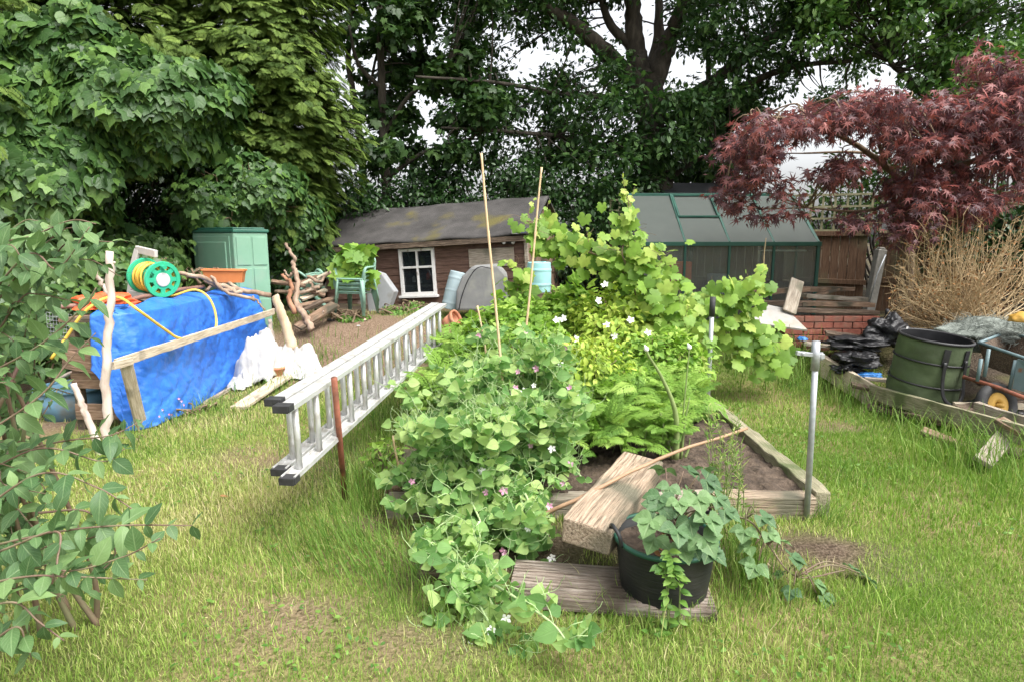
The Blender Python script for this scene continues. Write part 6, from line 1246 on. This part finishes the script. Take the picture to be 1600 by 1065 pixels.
ivy('ivy over the old fence between the cupboard and the shed', [blob(465, 410, 9.7, (.55, .35, .42), 1500), blob(430, 425, 9.4, (.35, .3, .3), 700), blob(490, 380, 10.0, (.3, .3, .3), 500)], l_ivy, .10)
plank('old_fence_board', at(415, 412, 9.75), at(437, 408, 9.75), .04, .26, w_grey, up=(0, 0, 1), label='grey old fence board showing through the ivy right of the cupboard', cat='fence')
ivy('weedy climber scrambling before the lower shed wall', [blob(620, 488, 8.6, (.28, .25, .10), 420), blob(650, 482, 8.7, (.2, .2, .10), 260), blob(545, 495, 8.2, (.25, .15, .06), 200)], l_weed, .06, name='weed_patch', T=T_OVAL)
ivy('low weeds at the foot of the tarpaulin and the blue tub', [blob(270, 645, 5.6, (.35, .25, .07), 320), blob(200, 690, 4.95, (.35, .25, .09), 380), blob(240, 720, 4.7, (.3, .2, .06), 220)], l_weed, .055, name='weed_patch', T=T_OVAL)
pf = empty('pink_flowers', gnd(260, 645), 'tiny pink wild flowers at the foot of the blue tarpaulin', 'flowers'); q = MB()
for i in range(26): p = gnd(U(235, 300), U(622, 668)); e = p + V3(U(-.03, .03), -.02, U(.08, .2)); q.tube([p, e], .0015, 3); flower(pf, e, m_petalp, .011)
ob('stems', q, m_stem, pf)
# ------------------------------------------------------------------ red maple
mp_l = [([V3(5.35, 8.2, .2), V3(5.3, 8.2, 1.3), at(1410, 330, 8.2), at(1425, 290, 8.1)], .085, .07), ([at(1425, 295, 8.1), at(1385, 262, 8.0), at(1335, 225, 7.8), at(1270, 195, 7.5), at(1190, 180, 7.2)], .05, .012), ([at(1400, 275, 8.0), at(1370, 245, 8.1), at(1330, 238, 8.2), at(1255, 240, 8.0)], .03, .01), ([at(1425, 292, 8.1), at(1450, 240, 7.9), at(1480, 180, 7.6), at(1530, 140, 7.3)], .05, .014), ([at(1425, 292, 8.1), at(1500, 260, 7.8), at(1580, 230, 7.4), at(1660, 200, 7.2)], .05, .014), ([at(1385, 262, 8.0), at(1372, 210, 7.7), at(1390, 170, 7.4)], .03, .01), ([at(1418, 310, 8.1), at(1350, 330, 7.8), at(1260, 325, 7.6)], .03, .01), ([at(1420, 315, 8.1), at(1410, 345, 7.6), at(1390, 365, 7.4)], .028, .01), ([at(1430, 300, 8.0), at(1510, 310, 7.6), at(1600, 320, 7.4)], .035, .01)]
def arch(u): return 172 + 70 * ((u - 1420) / 280) ** 2
mc = []
while len(mc) < 118:
    u = U(1145, 1660); v = arch(u) + random.gauss(0, 17 if u < 1400 else 26) + (U(0, 50) if u > 1380 else 0); mc.append(at(u, v - (30 if u > 1500 else 0), U(6.5, 7.9)))
for (u0, u1, v0, v1, n) in ((1130, 1220, 225, 320, 11), (1155, 1240, 290, 340, 6), (1250, 1400, 270, 300, 3), (1400, 1620, 200, 320, 42), (1330, 1440, 325, 375, 10), (1420, 1540, 290, 340, 16), (1520, 1640, 90, 160, 14), (1300, 1360, 250, 285, 5)): mc += [at(U(u0, u1), U(v0, v1), U(6.7, 7.9)) for _ in range(n)]
tree('japanese_maple', 'wide red leaved maple arching over the greenhouse and fence', None, (5.35, 8.2, .2), mp_l, mc, T_MAPLE, l_maple, 44, .082, .22, bark=m_vine, twig=.009, flat=.55, up=.7, droop=.6, out=.8)
# ------------------------------------------------------------------ shrub at the near left
sh = empty('honeysuckle_shrub', (-1.9, 2.1, 0), 'big leaved green shrub with reddish stems filling the near left edge', 'shrub'); s, lf = MB(), LB()
def shoot(pts, sp=.042, size=.074, r=.0036):
    P = catmull(pts, 9); L = 0; s.tube(P, [r, r * .45], 6); k = 0
    for a, b_ in zip(P, P[1:]):
        L += (b_ - a).length
        if L > sp:
            L = 0; k += 1; d = (b_ - a).normalized(); n = d.cross(V3(0, -.4, 1)).normalized(); 
            if k % 2: n = (n * .5 + d.cross(n)).normalized()
            for sg in (-1, 1):
                t_ = n * sg + d * .55 + V3(0, U(-.3, .1), U(-.45, .15)); f = .55 + .5 * min(1, (len(P) - P.index(a)) / 10)
                lf.add(random.choice(T_LS), [tuple(b_)], [tuple(t_)], [(U(-.5, .5), U(-.8, .1), 1)], size * U(.5, 1.2) * f, np.clip(random.gauss(.45, .28), 0, 1))
T_LS = [T_oval(.56, 7, .22, .25, .82), T_oval(.48, 7, .35, .45, .85, .02), T_oval(.62, 7, .12, .1, .8, .025)]
for pts in (((-60, 520, 2.0), (40, 400, 1.9), (90, 420, 1.85), (140, 355, 1.8)), ((-60, 480, 2.1), (60, 430, 2.0), (105, 380, 1.95), (175, 378, 1.9)), ((-40, 380, 2.0), (40, 372, 1.95), (110, 345, 1.9), (150, 350, 1.9)), ((-50, 600, 1.8), (60, 540, 1.8), (130, 480, 1.8), (150, 450, 1.8)), ((-60, 700, 1.7), (60, 620, 1.75), (110, 560, 1.8), (150, 520, 1.85)),
            ((-60, 820, 1.6), (60, 740, 1.6), (150, 760, 1.6), (215, 800, 1.6)), ((-50, 860, 1.55), (90, 830, 1.55), (190, 820, 1.55), (300, 820, 1.6)), ((0, 860, 1.5), (90, 830, 1.5), (95, 890, 1.45), (190, 870, 1.5), (250, 840, 1.5)),
            ((-60, 920, 1.45), (40, 900, 1.45), (110, 900, 1.45), (230, 905, 1.5)), ((-60, 960, 1.4), (20, 940, 1.4), (60, 970, 1.4), (100, 1000, 1.4)), ((-30, 560, 2.0), (30, 470, 2.0), (60, 460, 2.0), (110, 470, 2.0)), ((-30, 720, 1.9), (90, 690, 1.9), (170, 680, 1.9), (215, 660, 1.95)), ((-60, 760, 1.8), (60, 700, 1.8), (160, 720, 1.85), (195, 700, 1.9)), ((-40, 660, 2.2), (40, 560, 2.2), (90, 530, 2.2), (130, 540, 2.2)), ((-50, 420, 2.3), (30, 350, 2.3), (60, 345, 2.3)), ((-40, 960, 1.6), (60, 860, 1.6), (140, 840, 1.6), (170, 830, 1.6)), ((60, 800, 1.7), (140, 800, 1.7), (180, 860, 1.7), (150, 900, 1.65)), ((-60, 1040, 1.4), (20, 980, 1.4), (40, 1000, 1.4), (50, 1030, 1.4))):
    shoot([at(*p) for p in pts])
for i in range(46):
    vv = U(350, 960); e = at(U(-70, 40 if 520 < vv < 720 else 125), vv, U(1.6, 2.4)); b0 = V3(-2.0 + U(-.3, .1), 2.3 + U(-.3, .3), U(.2, 1.0)); shoot([b0, b0.lerp(e, .5) + V3(0, 0, U(.02, .16)), e, e + V3(U(.02, .12), U(-.08, .08), U(-.08, .02))], .04, .062, .0028)
for i in range(12): b0 = V3(-1.85 + U(-.25, .15), 2.3 + U(-.3, .3), -.05); s.tube(catmull([b0, b0 + V3(U(-.1, .1), -.1, .4), at(U(-40, 60), U(500, 760), 2.0)], 6), [.013, .006], 7)
ob('stems', s, m_rstem, sh, smooth=True); lf.build('leaves', l_shrub, sh)
# fallen leaves on the lawn
for i, (u, v) in enumerate(((344, 785), (365, 635), (290, 560), (455, 745))):
    p = gnd(u, v) + V3(0, 0, .045); lf = LB(); lf.add(T_OVAL, [tuple(p)], [(1, .4, 0)], [(0, -.2, 1)], .05, .7); lf.build('fallen_leaf', l_dead, label=('dry brown leaf on the lawn nearest the ladder end', 'dry leaf on the grass before the ground plank', 'dry leaf near the blue tarpaulin', 'dry leaf on the lawn left of the rusty post')[i], cat='leaf', group='dry leaves on the lawn')
